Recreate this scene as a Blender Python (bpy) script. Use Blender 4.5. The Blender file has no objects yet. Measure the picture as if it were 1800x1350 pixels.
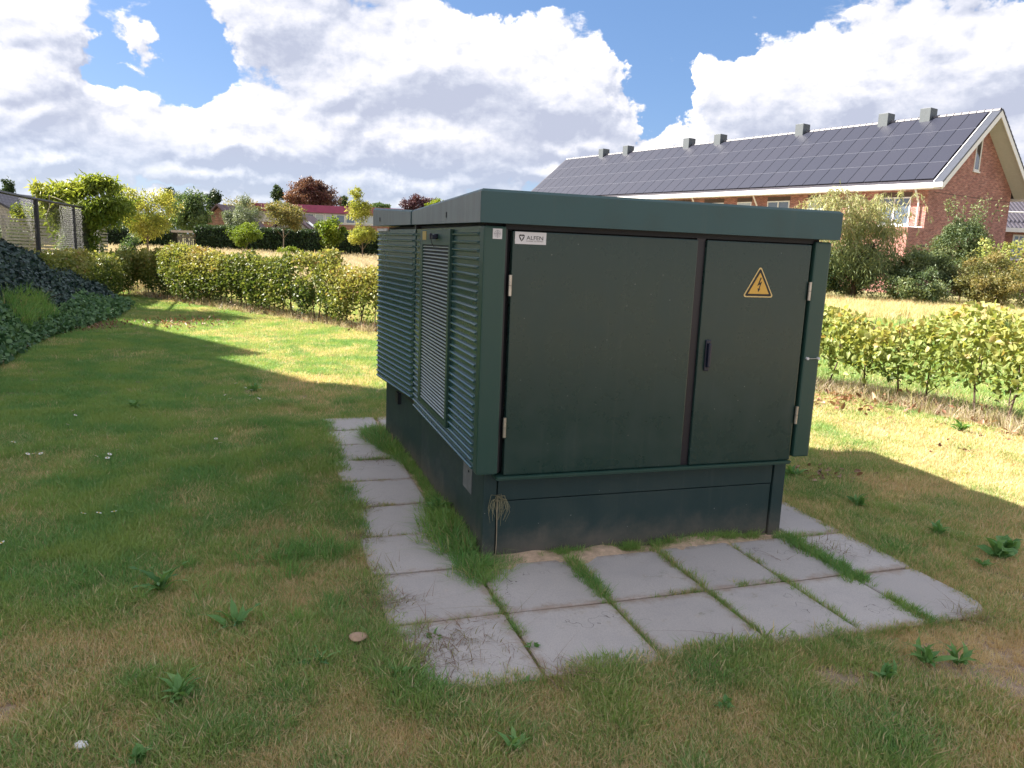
import bpy, bmesh, math, random
import numpy as np
from mathutils import Vector, Matrix

R = math.radians
random.seed(7)
rng = np.random.default_rng(11)
SC = bpy.context.scene
COL = SC.collection
D = bpy.data

# ---------------------------------------------------------------- camera
cd = D.cameras.new('camera'); cam = D.objects.new('camera', cd); COL.objects.link(cam)
cd.sensor_width = 36.0; cd.sensor_fit = 'HORIZONTAL'; cd.lens = 27.0
cd.clip_start = 0.05; cd.clip_end = 3000
cam.matrix_world = (Matrix.Translation((0, 0, 1.55)) @ Matrix.Rotation(R(90 - 10.0955), 4, 'X')
                    @ Matrix.Rotation(R(2.3377), 4, 'Z'))
SC.camera = cam

# ---------------------------------------------------------------- light
SUN_DIR = Vector((-0.972, 0.236, 0.0)); SUN_EL = R(39.2)
sdir = Vector((SUN_DIR.x * math.cos(SUN_EL), SUN_DIR.y * math.cos(SUN_EL), math.sin(SUN_EL))).normalized()
sl = D.lights.new('sun', 'SUN'); sl.energy = 3.9; sl.angle = R(0.53); sl.color = (1.0, 0.93, 0.82)
so = D.objects.new('sun', sl); COL.objects.link(so)
so.rotation_euler = sdir.to_track_quat('Z', 'Y').to_euler()
SC.view_settings.view_transform = 'Standard'
SC.view_settings.look = 'None'
SC.view_settings.exposure = 2.2
SC.view_settings.gamma = 1.0
SC.view_settings.use_curve_mapping = False
SC.cycles.max_bounces = 8
SC.cycles.transparent_max_bounces = 8


class NT:
    """small node helper"""
    def __init__(s, nt): s.nt = nt
    def n(s, typ, **kw):
        nd = s.nt.nodes.new(typ)
        for k, v in kw.items():
            if k == 'ins':
                for a, b in v.items(): nd.inputs[a].default_value = b
            else: setattr(nd, k, v)
        return nd
    def l(s, a, b): s.nt.links.new(a, b)
    def math(s, op, a, b=None, c=None, clamp=False):
        nd = s.nt.nodes.new('ShaderNodeMath'); nd.operation = op; nd.use_clamp = clamp
        for i, v in enumerate((a, b, c)):
            if v is None: continue
            if isinstance(v, (int, float)): nd.inputs[i].default_value = v
            else: s.l(v, nd.inputs[i])
        return nd.outputs[0]
    def vmath(s, op, a, b=None):
        nd = s.nt.nodes.new('ShaderNodeVectorMath'); nd.operation = op
        for i, v in enumerate((a, b)):
            if v is None: continue
            if isinstance(v, (tuple, list)): nd.inputs[i].default_value = v
            else: s.l(v, nd.inputs[i])
        return nd.outputs[0]
    def mix(s, f, a, b, typ='MIX'):
        nd = s.nt.nodes.new('ShaderNodeMix'); nd.data_type = 'RGBA'; nd.blend_type = typ
        for i, v in ((0, f), (6, a), (7, b)):
            if isinstance(v, (int, float)): nd.inputs[i].default_value = v
            elif isinstance(v, (tuple, list)): nd.inputs[i].default_value = (*v[:3], 1)
            else: s.l(v, nd.inputs[i])
        return nd.outputs[2]
    def rng(s, v, a, b, c=0.0, d=1.0, smooth=True):
        nd = s.nt.nodes.new('ShaderNodeMapRange')
        if smooth: nd.interpolation_type = 'SMOOTHSTEP'
        s.l(v, nd.inputs[0])
        for i, x in enumerate((a, b, c, d)): nd.inputs[i + 1].default_value = x
        return nd.outputs[0]
    def noise(s, vec, scale, detail=3, rough=0.5, dist=0.0):
        nd = s.nt.nodes.new('ShaderNodeTexNoise')
        if vec is not None: s.l(vec, nd.inputs['Vector'])
        nd.inputs['Scale'].default_value = scale; nd.inputs['Detail'].default_value = detail
        nd.inputs['Roughness'].default_value = rough; nd.inputs['Distortion'].default_value = dist
        return nd.outputs[0]
    def ramp(s, f, stops):
        nd = s.nt.nodes.new('ShaderNodeValToRGB'); cr = nd.color_ramp
        while len(cr.elements) < len(stops): cr.elements.new(0.5)
        for e, (p, c) in zip(cr.elements, stops): e.position = p; e.color = (*c, 1)
        s.l(f, nd.inputs[0]); return nd.outputs[0]


# ---------------------------------------------------------------- sky
def build_world():
    w = D.worlds.new('World'); SC.world = w; w.use_nodes = True
    nt = w.node_tree; nt.nodes.clear(); T = NT(nt)
    # cloud cover as a function of direction
    g = D.node_groups.new('cloud_density', 'ShaderNodeTree')
    g.interface.new_socket('Direction', in_out='INPUT', socket_type='NodeSocketVector')
    g.interface.new_socket('Density', in_out='OUTPUT', socket_type='NodeSocketFloat')
    G = NT(g); gi = G.n('NodeGroupInput'); go = G.n('NodeGroupOutput')
    sx = G.n('ShaderNodeSeparateXYZ'); G.l(gi.outputs[0], sx.inputs[0])
    az = G.math('MULTIPLY', G.math('ARCTAN2', sx.outputs[0], sx.outputs[1]), 57.2958)
    el = G.math('MULTIPLY', G.math('ARCSINE', sx.outputs[2]), 57.2958)
    cx = G.n('ShaderNodeCombineXYZ'); G.l(az, cx.inputs[0]); G.l(el, cx.inputs[1])
    P = cx.outputs[0]
    # domain wobble so the banks have ragged outlines
    wob = G.n('ShaderNodeTexNoise'); G.l(P, wob.inputs['Vector'])
    wob.inputs['Scale'].default_value = 0.22; wob.inputs['Detail'].default_value = 5; wob.inputs['Roughness'].default_value = 0.6
    ws = G.vmath('SUBTRACT', wob.outputs['Color'], (0.5, 0.5, 0.5))
    P2 = G.vmath('ADD', P, G.vmath('MULTIPLY', ws, (8.0, 5.0, 0.0)))
    blobs = [(-30.2, 12.1, 4.6, 1.6, .8), (-25.6, 12.2, 1.3, 1.5, .6), (-30.7, 8.5, 5.7, 2.3, 1.),
             (-31.5, 5.7, 7.8, 2., 1.), (-20.7, 7.6, 7.0, 2.2, 1.), (-16.8, 14.2, 4.2, 3.0, .95), (-12.1, 10.8, 5., 2.8, 1.),
             (-4.9, 12.4, 9.1, 3.6, 1.1), (1.6, 10.2, 9., 4.2, 1.15), (-8.8, 7.2, 17.4, 2.5, 1.1), (-19.5, 6.3, 14.3, 1.7, 1.),
             (3.4, 7.3, 8.9, 1.7, 1.), (6.7, 14.5, 2.2, 1.2, .6), (22.1, 10.8, 12., 3.0, 1.2),
             (15.2, 9.8, 4.8, 2.4, .9), (25.7, 14.1, 3.9, 2.8, .9), (30., 11.7, 6., 3., 1.), (9., 7.6, 5.6, 1.5, .8),
             (25.8, 7.6, 11.4, 2.4, .95), (-31., 3.9, 5.5, 1., .9), (-20., 4.2, 9., .9, .85), (-9., 4.1, 9., 1., .9), (-24., 2.4, 12., .8, .8), (-6., 2.6, 10., .7, .75), (3., 5.4, 8., 1.2, .95),
             (-1.0, 4.8, 5.5, .9, .6), (14.8, 7.9, 2.1, 1.3, .5), (27.7, 18.5, 6., 3., .95), (-16.4, 18.9, 10., 3., .9),
             (-45, 8, 9, 5, 1.), (48, 9, 12, 5, 1.), (75, 14, 14, 7, 1.), (110, 9, 16, 6, 1.), (150, 15, 16, 7, 1.),
             (-85, 7, 12, 4, 1.), (-120, 12, 14, 7, 1.), (-160, 8, 16, 5, 1.), (10, 38, 14, 8, .9), (-60, 45, 16, 9, .9),
             (90, 42, 20, 9, .9), (170, 45, 22, 10, .9), (-5, 26, 12, 4, .85), (40, 28, 12, 6, .8)]
    cur = None
    for a, e, ra, re, wt in blobs:
        mp = G.n('ShaderNodeMapping', vector_type='TEXTURE')
        mp.inputs['Location'].default_value = (a, e, 0); mp.inputs['Scale'].default_value = (ra * 1.45, re * 1.5, 1)
        G.l(P2, mp.inputs[0])
        gr = G.n('ShaderNodeTexGradient', gradient_type='SPHERICAL'); G.l(mp.outputs[0], gr.inputs[0])
        v = G.math('MULTIPLY', gr.outputs[1], wt * 1.25)
        if cur is None: cur = v
        else:
            nd = G.n('ShaderNodeMath', operation='SMOOTH_MAX'); nd.inputs[2].default_value = 0.12
            G.l(cur, nd.inputs[0]); G.l(v, nd.inputs[1]); cur = nd.outputs[0]
    for a, e, ra, re, wt in ((-22.3, 11.6, 2.6, 3.6, .75), (9.0, 13.2, 2.2, 4.4, .7), (11.5, 16.0, 5.5, 2.4, .8), (-27.6, 11.5, 1.2, 2.0, .45), (-27.5, 9.2, 2.5, .8, .5), (10.0, 10.2, 1.3, 2.4, .55), (-1.5, 16.9, 4.5, 1.6, .5), (33., 16.5, 4., 2., .6)):
        mp = G.n('ShaderNodeMapping', vector_type='TEXTURE')
        mp.inputs['Location'].default_value = (a, e, 0); mp.inputs['Scale'].default_value = (ra * 1.3, re * 1.3, 1)
        G.l(P2, mp.inputs[0]); gr = G.n('ShaderNodeTexGradient', gradient_type='SPHERICAL'); G.l(mp.outputs[0], gr.inputs[0])
        cur = G.math('SUBTRACT', cur, G.math('MULTIPLY', gr.outputs[1], wt * 1.6))
    nv = G.vmath('MULTIPLY', gi.outputs[0], (1.0, 1.0, 1.9))
    # outside the view the cloud deck goes on, made dense to brighten the shade
    away = G.math('MAXIMUM', G.rng(el, 21.0, 28.0), G.rng(G.math('ABSOLUTE', az), 41.0, 52.0))
    away = G.math('MULTIPLY', away, G.rng(el, 2.0, 6.0))
    low = G.rng(G.noise(gi.outputs[0], 1.7, 3, 0.5), 0.32, 0.50, 0.25, 0.95)
    cur = G.math('MAXIMUM', cur, G.math('MULTIPLY', away, low))
    n1 = G.noise(nv, 6.0, 6, 0.55, 0.2)
    n2 = G.noise(nv, 17.0, 9, 0.60, 0.25)
    nn = G.math('ADD', G.math('MULTIPLY', n1, 1.15), G.math('MULTIPLY', n2, 0.95))
    d = G.math('ADD', cur, G.math('SUBTRACT', nn, 1.25))
    G.l(d, go.inputs[0])

    geo = T.n('ShaderNodeTexCoord'); dirv = geo.outputs['Generated']
    def dens(v):
        nd = T.n('ShaderNodeGroup'); nd.node_tree = g; T.l(v, nd.inputs[0]); return nd.outputs[0]
    D0 = dens(dirv)
    D1 = dens(T.vmath('NORMALIZE', T.vmath('ADD', dirv, (-0.006, 0.0, 0.010))))
    D2 = dens(T.vmath('NORMALIZE', T.vmath('ADD', dirv, (-0.018, 0.0, 0.042))))
    alpha = T.rng(D0, -0.03, 0.17)
    lit = T.math('ADD', T.math('MULTIPLY', T.math('SUBTRACT', D0, D1), 1.25), 0.55)
    lit = T.math('ADD', lit, T.math('MULTIPLY', T.math('SUBTRACT', D0, D2), 0.55))
    thick = T.rng(D0, 0.10, 1.0)
    lit = T.math('SUBTRACT', lit, T.math('MULTIPLY', thick, 0.30), clamp=True)
    ccol = T.ramp(lit, [(0.0, (1.38, 1.47, 1.82)), (0.28, (1.72, 1.80, 2.10)), (0.50, (2.12, 2.15, 2.38)), (0.76, (2.55, 2.52, 2.65)), (1.0, (3.5, 3.4, 3.45))])
    sky = T.n('ShaderNodeTexSky', sky_type='NISHITA', sun_disc=False)
    sky.sun_elevation = SUN_EL; sky.sun_rotation = math.atan2(sdir.x, sdir.y)
    sky.air_density = 1.0; sky.dust_density = 0.6; sky.ozone_density = 1.6
    base = T.mix(1.0, sky.outputs[0], (0.37, 0.39, 0.49), 'MULTIPLY')
    base = T.mix(0.5, base, (0.36, 0.78, 1.42))
    # thin high veil
    sep = T.n('ShaderNodeSeparateXYZ'); T.l(dirv, sep.inputs[0])
    up = T.rng(sep.outputs[2], -0.01, 0.0)
    haze = T.rng(sep.outputs[2], 0.0, 0.12, 0.75, 0.0)
    veiled = T.mix(haze, base, (1.75, 1.95, 2.3))
    a2 = T.math('MULTIPLY', T.math('MULTIPLY', alpha, 0.97), T.rng(sep.outputs[2], 0.0, 0.13, 0.45, 1.0))
    out = T.mix(a2, veiled, ccol)
    bg = T.n('ShaderNodeBackground'); T.l(out, bg.inputs[0]); bg.inputs[1].default_value = 0.092
    wo = T.n('ShaderNodeOutputWorld'); T.l(bg.outputs[0], wo.inputs[0])
    w.cycles.sampling_method = 'MANUAL'; w.cycles.sample_map_resolution = 512
build_world()


# ---------------------------------------------------------------- helpers
def link(o, parent=None):
    COL.objects.link(o)
    if parent is not None: o.parent = parent
    return o

def tag(o, label=None, cat=None, group=None, kind=None):
    if label: o['label'] = label
    if cat: o['category'] = cat
    if group: o['group'] = group
    if kind: o['kind'] = kind
    return o

def empty(name, loc=(0, 0, 0), rz=0.0, parent=None):
    o = D.objects.new(name, None); o.location = loc; o.rotation_euler = (0, 0, rz); o.empty_display_size = 0.2
    return link(o, parent)

class MB:
    """collects primitives into one mesh"""
    def __init__(s): s.v = []; s.f = []
    def box(s, a, b, bev=0.0, xf=None):
        bm = bmesh.new(); bmesh.ops.create_cube(bm, size=1.0)
        for v in bm.verts:
            v.co = Vector((a[i] + (b[i] - a[i]) * (v.co[i] + 0.5) for i in range(3)))
        if bev > 0: bmesh.ops.bevel(bm, geom=list(bm.edges), offset=bev, segments=2, affect='EDGES', profile=0.6)
        s.add(bm, xf); bm.free(); return s
    def add(s, bm, xf=None):
        o = len(s.v)
        bm.verts.index_update()
        for v in bm.verts:
            c = v.co.copy()
            if xf: c = xf @ c if isinstance(xf, Matrix) else Vector(xf(c))
            s.v.append(tuple(c))
        for f in bm.faces: s.f.append([v.index + o for v in f.verts])
    def poly(s, pts, faces):
        o = len(s.v); s.v += [tuple(p) for p in pts]; s.f += [[i + o for i in f] for f in faces]; return s
    def prism(s, prof, axis, a, b, xf=None):
        """profile (list of 2-tuples) extruded along axis from a to b"""
        n = len(prof); o = len(s.v)
        for t in (a, b):
            for p, q in prof:
                c = {'x': (t, p, q), 'y': (p, t, q), 'z': (p, q, t)}[axis]
                s.v.append(tuple(xf(Vector(c))) if xf else c)
        s.f.append([o + i for i in range(n)][::-1]); s.f.append([o + n + i for i in range(n)])
        for i in range(n):
            j = (i + 1) % n; s.f.append([o + i, o + j, o + n + j, o + n + i])
        return s
    def tube(s, pts, rad, k=6):
        pts = [Vector(p) for p in pts]; rad = rad if isinstance(rad, (list, tuple)) else [rad] * len(pts)
        o = len(s.v); up = Vector((0.13, 0.21, 1)).normalized()
        for i, p in enumerate(pts):
            d = (pts[min(i + 1, len(pts) - 1)] - pts[max(i - 1, 0)]).normalized()
            x = d.cross(up)
            if x.length < 1e-3: x = d.cross(Vector((1, 0, 0)))
            x.normalize(); y = d.cross(x)
            for j in range(k):
                a = 2 * math.pi * j / k; s.v.append(tuple(p + (x * math.cos(a) + y * math.sin(a)) * rad[i]))
        for i in range(len(pts) - 1):
            for j in range(k):
                q = (j + 1) % k; s.f.append([o + i * k + j, o + i * k + q, o + (i + 1) * k + q, o + (i + 1) * k + j])
        s.f.append([o + j for j in range(k)]); s.f.append([o + (len(pts) - 1) * k + j for j in range(k)][::-1])
        return s
    def mesh(s, name, mat=None, smooth=False):
        m = D.meshes.new(name); m.from_pydata(s.v, [], s.f); m.update()
        bm = bmesh.new(); bm.from_mesh(m); bmesh.ops.recalc_face_normals(bm, faces=bm.faces); bm.to_mesh(m); bm.free()
        if mat: m.materials.append(mat)
        if smooth:
            for p in m.polygons: p.use_smooth = True
        return m
    def build(s, name, mat, parent=None, smooth=False, loc=None):
        o = D.objects.new(name, s.mesh(name, mat, smooth))
        if loc: o.location = loc
        return link(o, parent)

def inst(name, mesh, parent, loc=(0, 0, 0), rot=(0, 0, 0), scl=(1, 1, 1)):
    o = D.objects.new(name, mesh); o.location = loc; o.rotation_euler = rot; o.scale = scl
    return link(o, parent)

def npmesh(name, verts, faces, mat, attr=None, size=3):
    """numpy arrays to mesh: faces (M,size)"""
    m = D.meshes.new(name)
    m.vertices.add(len(verts)); m.vertices.foreach_set('co', np.ascontiguousarray(verts, dtype=np.float32).ravel())
    M = len(faces); m.loops.add(M * size); m.loops.foreach_set('vertex_index', faces.astype(np.int32).ravel())
    m.polygons.add(M); m.polygons.foreach_set('loop_start', np.arange(0, M * size, size, dtype=np.int32))
    m.polygons.foreach_set('loop_total', np.full(M, size, dtype=np.int32))
    m.update(calc_edges=True)
    if attr is not None:
        a = m.attributes.new('tint', 'FLOAT', 'FACE'); a.data.foreach_set('value', attr.astype(np.float32))
    m.materials.append(mat); return m

# value noise for placing plants
_tab = np.random.default_rng(3).random((256, 256))
def vnoise(x, y, s, off=0.0):
    x = np.asarray(x) * s + 57.3 + off; y = np.asarray(y) * s + 91.7 + off * 1.7
    xi = np.floor(x).astype(int); yi = np.floor(y).astype(int); fx = x - xi; fy = y - yi
    fx = fx * fx * (3 - 2 * fx); fy = fy * fy * (3 - 2 * fy)
    t = lambda a, b: _tab[a % 256, b % 256]
    return (t(xi, yi) * (1 - fx) + t(xi + 1, yi) * fx) * (1 - fy) + (t(xi, yi + 1) * (1 - fx) + t(xi + 1, yi + 1) * fx) * fy
def fbm(x, y, s, off=0.0, o=3):
    r = 0; a = 0.5; t = 0
    for i in range(o): r = r + a * vnoise(x, y, s * 2 ** i, off + i * 13.1); t += a; a *= 0.5
    return r / t

# ---------------------------------------------------------------- materials
def mat_base(name):
    m = D.materials.new(name); m.use_nodes = True; nt = m.node_tree; nt.nodes.clear(); T = NT(nt)
    out = T.n('ShaderNodeOutputMaterial'); b = T.n('ShaderNodeBsdfPrincipled'); T.l(b.outputs[0], out.inputs[0])
    return m, T, b, out

def simple(name, col, rough=0.6, var=0.15, scale=8.0, metal=0.0, bump=0.0, bscale=60.0, spec=0.5, coords='Object'):
    m, T, b, out = mat_base(name)
    tc = T.n('ShaderNodeTexCoord'); v = tc.outputs[coords]
    n = T.noise(v, scale, 4, 0.6)
    k = T.rng(n, 0.3, 0.7, 1 - var, 1 + var, False)
    cc = T.n('ShaderNodeCombineColor'); [T.l(k, cc.inputs[i]) for i in range(3)]
    T.l(T.mix(1.0, col, cc.outputs[0], 'MULTIPLY'), b.inputs['Base Color'])
    b.inputs['Roughness'].default_value = rough; b.inputs['Metallic'].default_value = metal
    b.inputs['Specular IOR Level'].default_value = spec
    if bump:
        bp = T.n('ShaderNodeBump'); bp.inputs['Strength'].default_value = bump; bp.inputs['Distance'].default_value = 0.004
        T.l(T.noise(v, bscale, 4, 0.6), bp.inputs['Height']); T.l(bp.outputs[0], b.inputs['Normal'])
    return m

def leafmat(name, stops, trans=0.35, rough=0.45, nscale=0.0):
    """leaf colours picked by the per-leaf tint attribute"""
    m, T, b, out = mat_base(name)
    at = T.n('ShaderNodeAttribute', attribute_name='tint', attribute_type='GEOMETRY')
    f = at.outputs['Fac']
    col = T.ramp(f, stops)
    T.l(col, b.inputs['Base Color']); b.inputs['Roughness'].default_value = rough
    b.inputs['Specular IOR Level'].default_value = 0.35
    tr = T.n('ShaderNodeBsdfTranslucent'); T.l(T.mix(1.0, col, (1.25, 1.2, 0.7), 'MULTIPLY'), tr.inputs[0])
    mx = T.n('ShaderNodeMixShader'); mx.inputs[0].default_value = trans
    T.l(b.outputs[0], mx.inputs[1]); T.l(tr.outputs[0], mx.inputs[2]); T.l(mx.outputs[0], out.inputs[0])
    return m

def stops(*c): return [(i / (len(c) - 1), x) for i, x in enumerate(c)]

def green_paint(name, base=(0.012, 0.035, 0.032), rough=0.33, dirt=0.25, streak=False, speck=False, bump=0.06, splash=False):
    m, T, b, out = mat_base(name)
    tc = T.n('ShaderNodeTexCoord'); v = tc.outputs['Object']
    mp = T.n('ShaderNodeMapping'); T.l(v, mp.inputs[0]); mp.inputs['Scale'].default_value = (9, 9, 1.3) if streak else (2, 2, 2)
    n = T.noise(mp.outputs[0], 2.2, 6, 0.65)
    f = T.rng(n, 0.42, 0.72, 0.0, dirt)
    grime = (0.26, 0.27, 0.28) if streak else (0.055, 0.075, 0.065)
    col = T.mix(f, base, grime)
    if speck:
        vo = T.n('ShaderNodeTexVoronoi'); T.l(v, vo.inputs[0]); vo.inputs['Scale'].default_value = 30
        sp = T.rng(vo.outputs[0], 0.045, 0.10, 1.0, 0.0)
        pick = T.math('GREATER_THAN', T.noise(v, 23.0, 1), 0.60)
        col = T.mix(T.math('MULTIPLY', T.math('MULTIPLY', sp, pick), 0.75), col, (0.32, 0.34, 0.32))
    if splash:   # soil splashed up from the ground and faint run-off streaks
        sz = T.n('ShaderNodeSeparateXYZ'); T.l(v, sz.inputs[0])
        hz = T.math('ADD', sz.outputs[2], T.math('MULTIPLY', T.noise(v, 9.0, 5, 0.7), -0.22))
        col = T.mix(T.rng(hz, -0.12, 0.10, 0.7, 0.0), col, (0.17, 0.14, 0.11))
    ms = T.n('ShaderNodeMapping'); T.l(v, ms.inputs[0]); ms.inputs['Scale'].default_value = (26, 26, 0.9)
    col = T.mix(T.rng(T.noise(ms.outputs[0], 1.0, 4, 0.6), 0.55, 0.80, 0.0, 0.16), col, (0.10, 0.115, 0.10))
    T.l(col, b.inputs['Base Color'])
    T.l(T.math('ADD', T.math('MULTIPLY', f, 0.5), rough), b.inputs['Roughness'])
    b.inputs['Specular IOR Level'].default_value = 0.5
    bp = T.n('ShaderNodeBump'); bp.inputs['Strength'].default_value = bump; bp.inputs['Distance'].default_value = 0.002
    T.l(T.noise(v, 160.0, 3, 0.6), bp.inputs['Height']); T.l(bp.outputs[0], b.inputs['Normal'])
    return m

M_PAINT = green_paint('green_door_paint', (0.016, 0.044, 0.038), 0.27, 0.22, speck=True)
M_POST = green_paint('green_post_paint', (0.022, 0.068, 0.053), 0.38, 0.2)
M_LID = green_paint('green_lid_paint', (0.030, 0.085, 0.088), 0.42, 0.30)
M_LIDSIDE = green_paint('weathered_lid_paint', (0.20, 0.235, 0.245), 0.5, 0.75, streak=True)
M_SLAT = green_paint('green_louvre_paint', (0.030, 0.088, 0.084), 0.24, 0.1)
M_BASE = green_paint('green_concrete_paint', (0.014, 0.040, 0.040), 0.55, 0.45, speck=True, bump=0.3, splash=True)
M_GAP = simple('shadow_gap_black', (0.004, 0.006, 0.010), 0.6)
M_STRIP = simple('purple_black_strip', (0.016, 0.014, 0.020), 0.4)
M_STEEL = simple('stainless_steel', (0.50, 0.47, 0.42), 0.35, 0.15, 20, metal=0.85)
M_ALU = simple('grille_blade_alu', (0.42, 0.49, 0.51), 0.35, 0.1, 20, metal=0.3)
M_WHITE = simple('sticker_white', (0.72, 0.70, 0.70), 0.45, 0.03)
M_BLACK = simple('print_black', (0.012, 0.012, 0.012), 0.5, 0.0)
M_YELLOW = simple('warning_yellow', (0.72, 0.42, 0.07), 0.45, 0.04)
M_CREAM = simple('sign_border_cream', (0.75, 0.55, 0.22), 0.45, 0.03)
M_YLAB = simple('yellow_label', (0.50, 0.36, 0.10), 0.5, 0.1)
M_NAVY = simple('lock_plastic_navy', (0.012, 0.016, 0.035), 0.35)
M_PLATE = simple('bare_plate_grey', (0.16, 0.17, 0.18), 0.5, 0.25, 15)
M_UPVC = simple('white_frame', (0.78, 0.77, 0.78), 0.4, 0.04)
M_CHIM = simple('grey_vent_metal', (0.085, 0.10, 0.115), 0.5, 0.08)
M_SOFFIT = simple('soffit_board', (0.60, 0.60, 0.62), 0.6, 0.05)
M_DARKTILE = simple('dark_roof_tile', (0.045, 0.042, 0.055), 0.45, 0.3, 5)
M_BARK = simple('bark', (0.16, 0.12, 0.085), 0.85, 0.35, 20, bump=0.5)
M_BARKD = simple('dark_stem_bark', (0.09, 0.06, 0.045), 0.85, 0.35, 30)
M_WIRE = simple('fence_wire_black', (0.018, 0.02, 0.028), 0.5)
M_PALESLAT = simple('pale_fence_slat', (0.42, 0.40, 0.40), 0.7, 0.2)

def glass_mat(name, col, rough=0.05):
    m, T, b, out = mat_base(name)
    b.inputs['Base Color'].default_value = (*col, 1); b.inputs['Roughness'].default_value = rough
    b.inputs['Specular IOR Level'].default_value = 1.0; b.inputs['Coat Weight'].default_value = 1.0
    b.inputs['Coat Roughness'].default_value = 0.02
    return m
M_GLASS = glass_mat('window_glass', (0.10, 0.13, 0.17))
M_BLIND = glass_mat('window_with_pale_blind', (0.42, 0.46, 0.50), 0.1)
M_DGLASS = glass_mat('dark_window_glass', (0.03, 0.035, 0.045))

def solar_mat():
    m, T, b, out = mat_base('solar_panel_glass')
    oi = T.n('ShaderNodeObjectInfo'); k = T.rng(oi.outputs['Random'], 0, 1, 0.0, 1.0, False)
    T.l(T.mix(k, (0.026, 0.029, 0.048), (0.030, 0.032, 0.051)), b.inputs['Base Color'])
    b.inputs['Roughness'].default_value = 0.42; b.inputs['Specular IOR Level'].default_value = 0.35
    return m
M_SOLAR = solar_mat()
M_SOLFR = simple('panel_rail', (0.10, 0.105, 0.14), 0.5)

def brick_mat(name, c1, c2, mortar, wx=0.215, hz=0.0625):
    m, T, b, out = mat_base(name)
    tc = T.n('ShaderNodeTexCoord'); ge = T.n('ShaderNodeNewGeometry')
    sp = T.n('ShaderNodeSeparateXYZ'); T.l(tc.outputs['Object'], sp.inputs[0])
    cx = T.n('ShaderNodeCombineXYZ')
    T.l(T.math('ADD', sp.outputs[0], sp.outputs[1]), cx.inputs[0]); T.l(sp.outputs[2], cx.inputs[1])
    br = T.n('ShaderNodeTexBrick'); T.l(cx.outputs[0], br.inputs['Vector'])
    br.inputs['Scale'].default_value = 1.0; br.inputs['Brick Width'].default_value = wx; br.inputs['Row Height'].default_value = hz
    br.inputs['Mortar Size'].default_value = 0.010; br.inputs['Mortar Smooth'].default_value = 0.3; br.inputs['Bias'].default_value = -0.2
    br.inputs['Color1'].default_value = (*c1, 1); br.inputs['Color2'].default_value = (*c2, 1); br.inputs['Mortar'].default_value = (*mortar, 1)
    n = T.noise(tc.outputs['Object'], 1.1, 5, 0.65)
    mp = T.n('ShaderNodeMapping'); T.l(cx.outputs[0], mp.inputs[0]); mp.inputs['Scale'].default_value = (3.2, 11.0, 1)
    fr = T.rng(T.noise(mp.outputs[0], 1.0, 2, 0.5), 0.36, 0.64, 0.74, 1.28, False)
    fc = T.n('ShaderNodeCombineColor'); [T.l(fr, fc.inputs[i]) for i in range(3)]
    col = T.mix(T.rng(n, 0.35, 0.7, 0.0, 0.35), T.mix(1.0, br.outputs[0], fc.outputs[0], 'MULTIPLY'), (c2[0] * 0.55, c2[1] * 0.5, c2[2] * 0.5))
    T.l(col, b.inputs['Base Color']); b.inputs['Roughness'].default_value = 0.85
    bp = T.n('ShaderNodeBump'); bp.inputs['Strength'].default_value = 0.7; bp.inputs['Distance'].default_value = 0.01; bp.invert = True
    T.l(br.outputs[1], bp.inputs['Height']); T.l(bp.outputs[0], b.inputs['Normal'])
    return m
M_BRICK = brick_mat('red_brick', (0.40, 0.14, 0.115), (0.23, 0.072, 0.065), (0.52, 0.38, 0.34))
M_LINTEL = simple('dark_lintel_panel', (0.10, 0.065, 0.06), 0.8, 0.1)
M_BRICK2 = brick_mat('brown_brick', (0.32, 0.13, 0.09), (0.24, 0.10, 0.07), (0.3, 0.25, 0.2))

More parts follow.
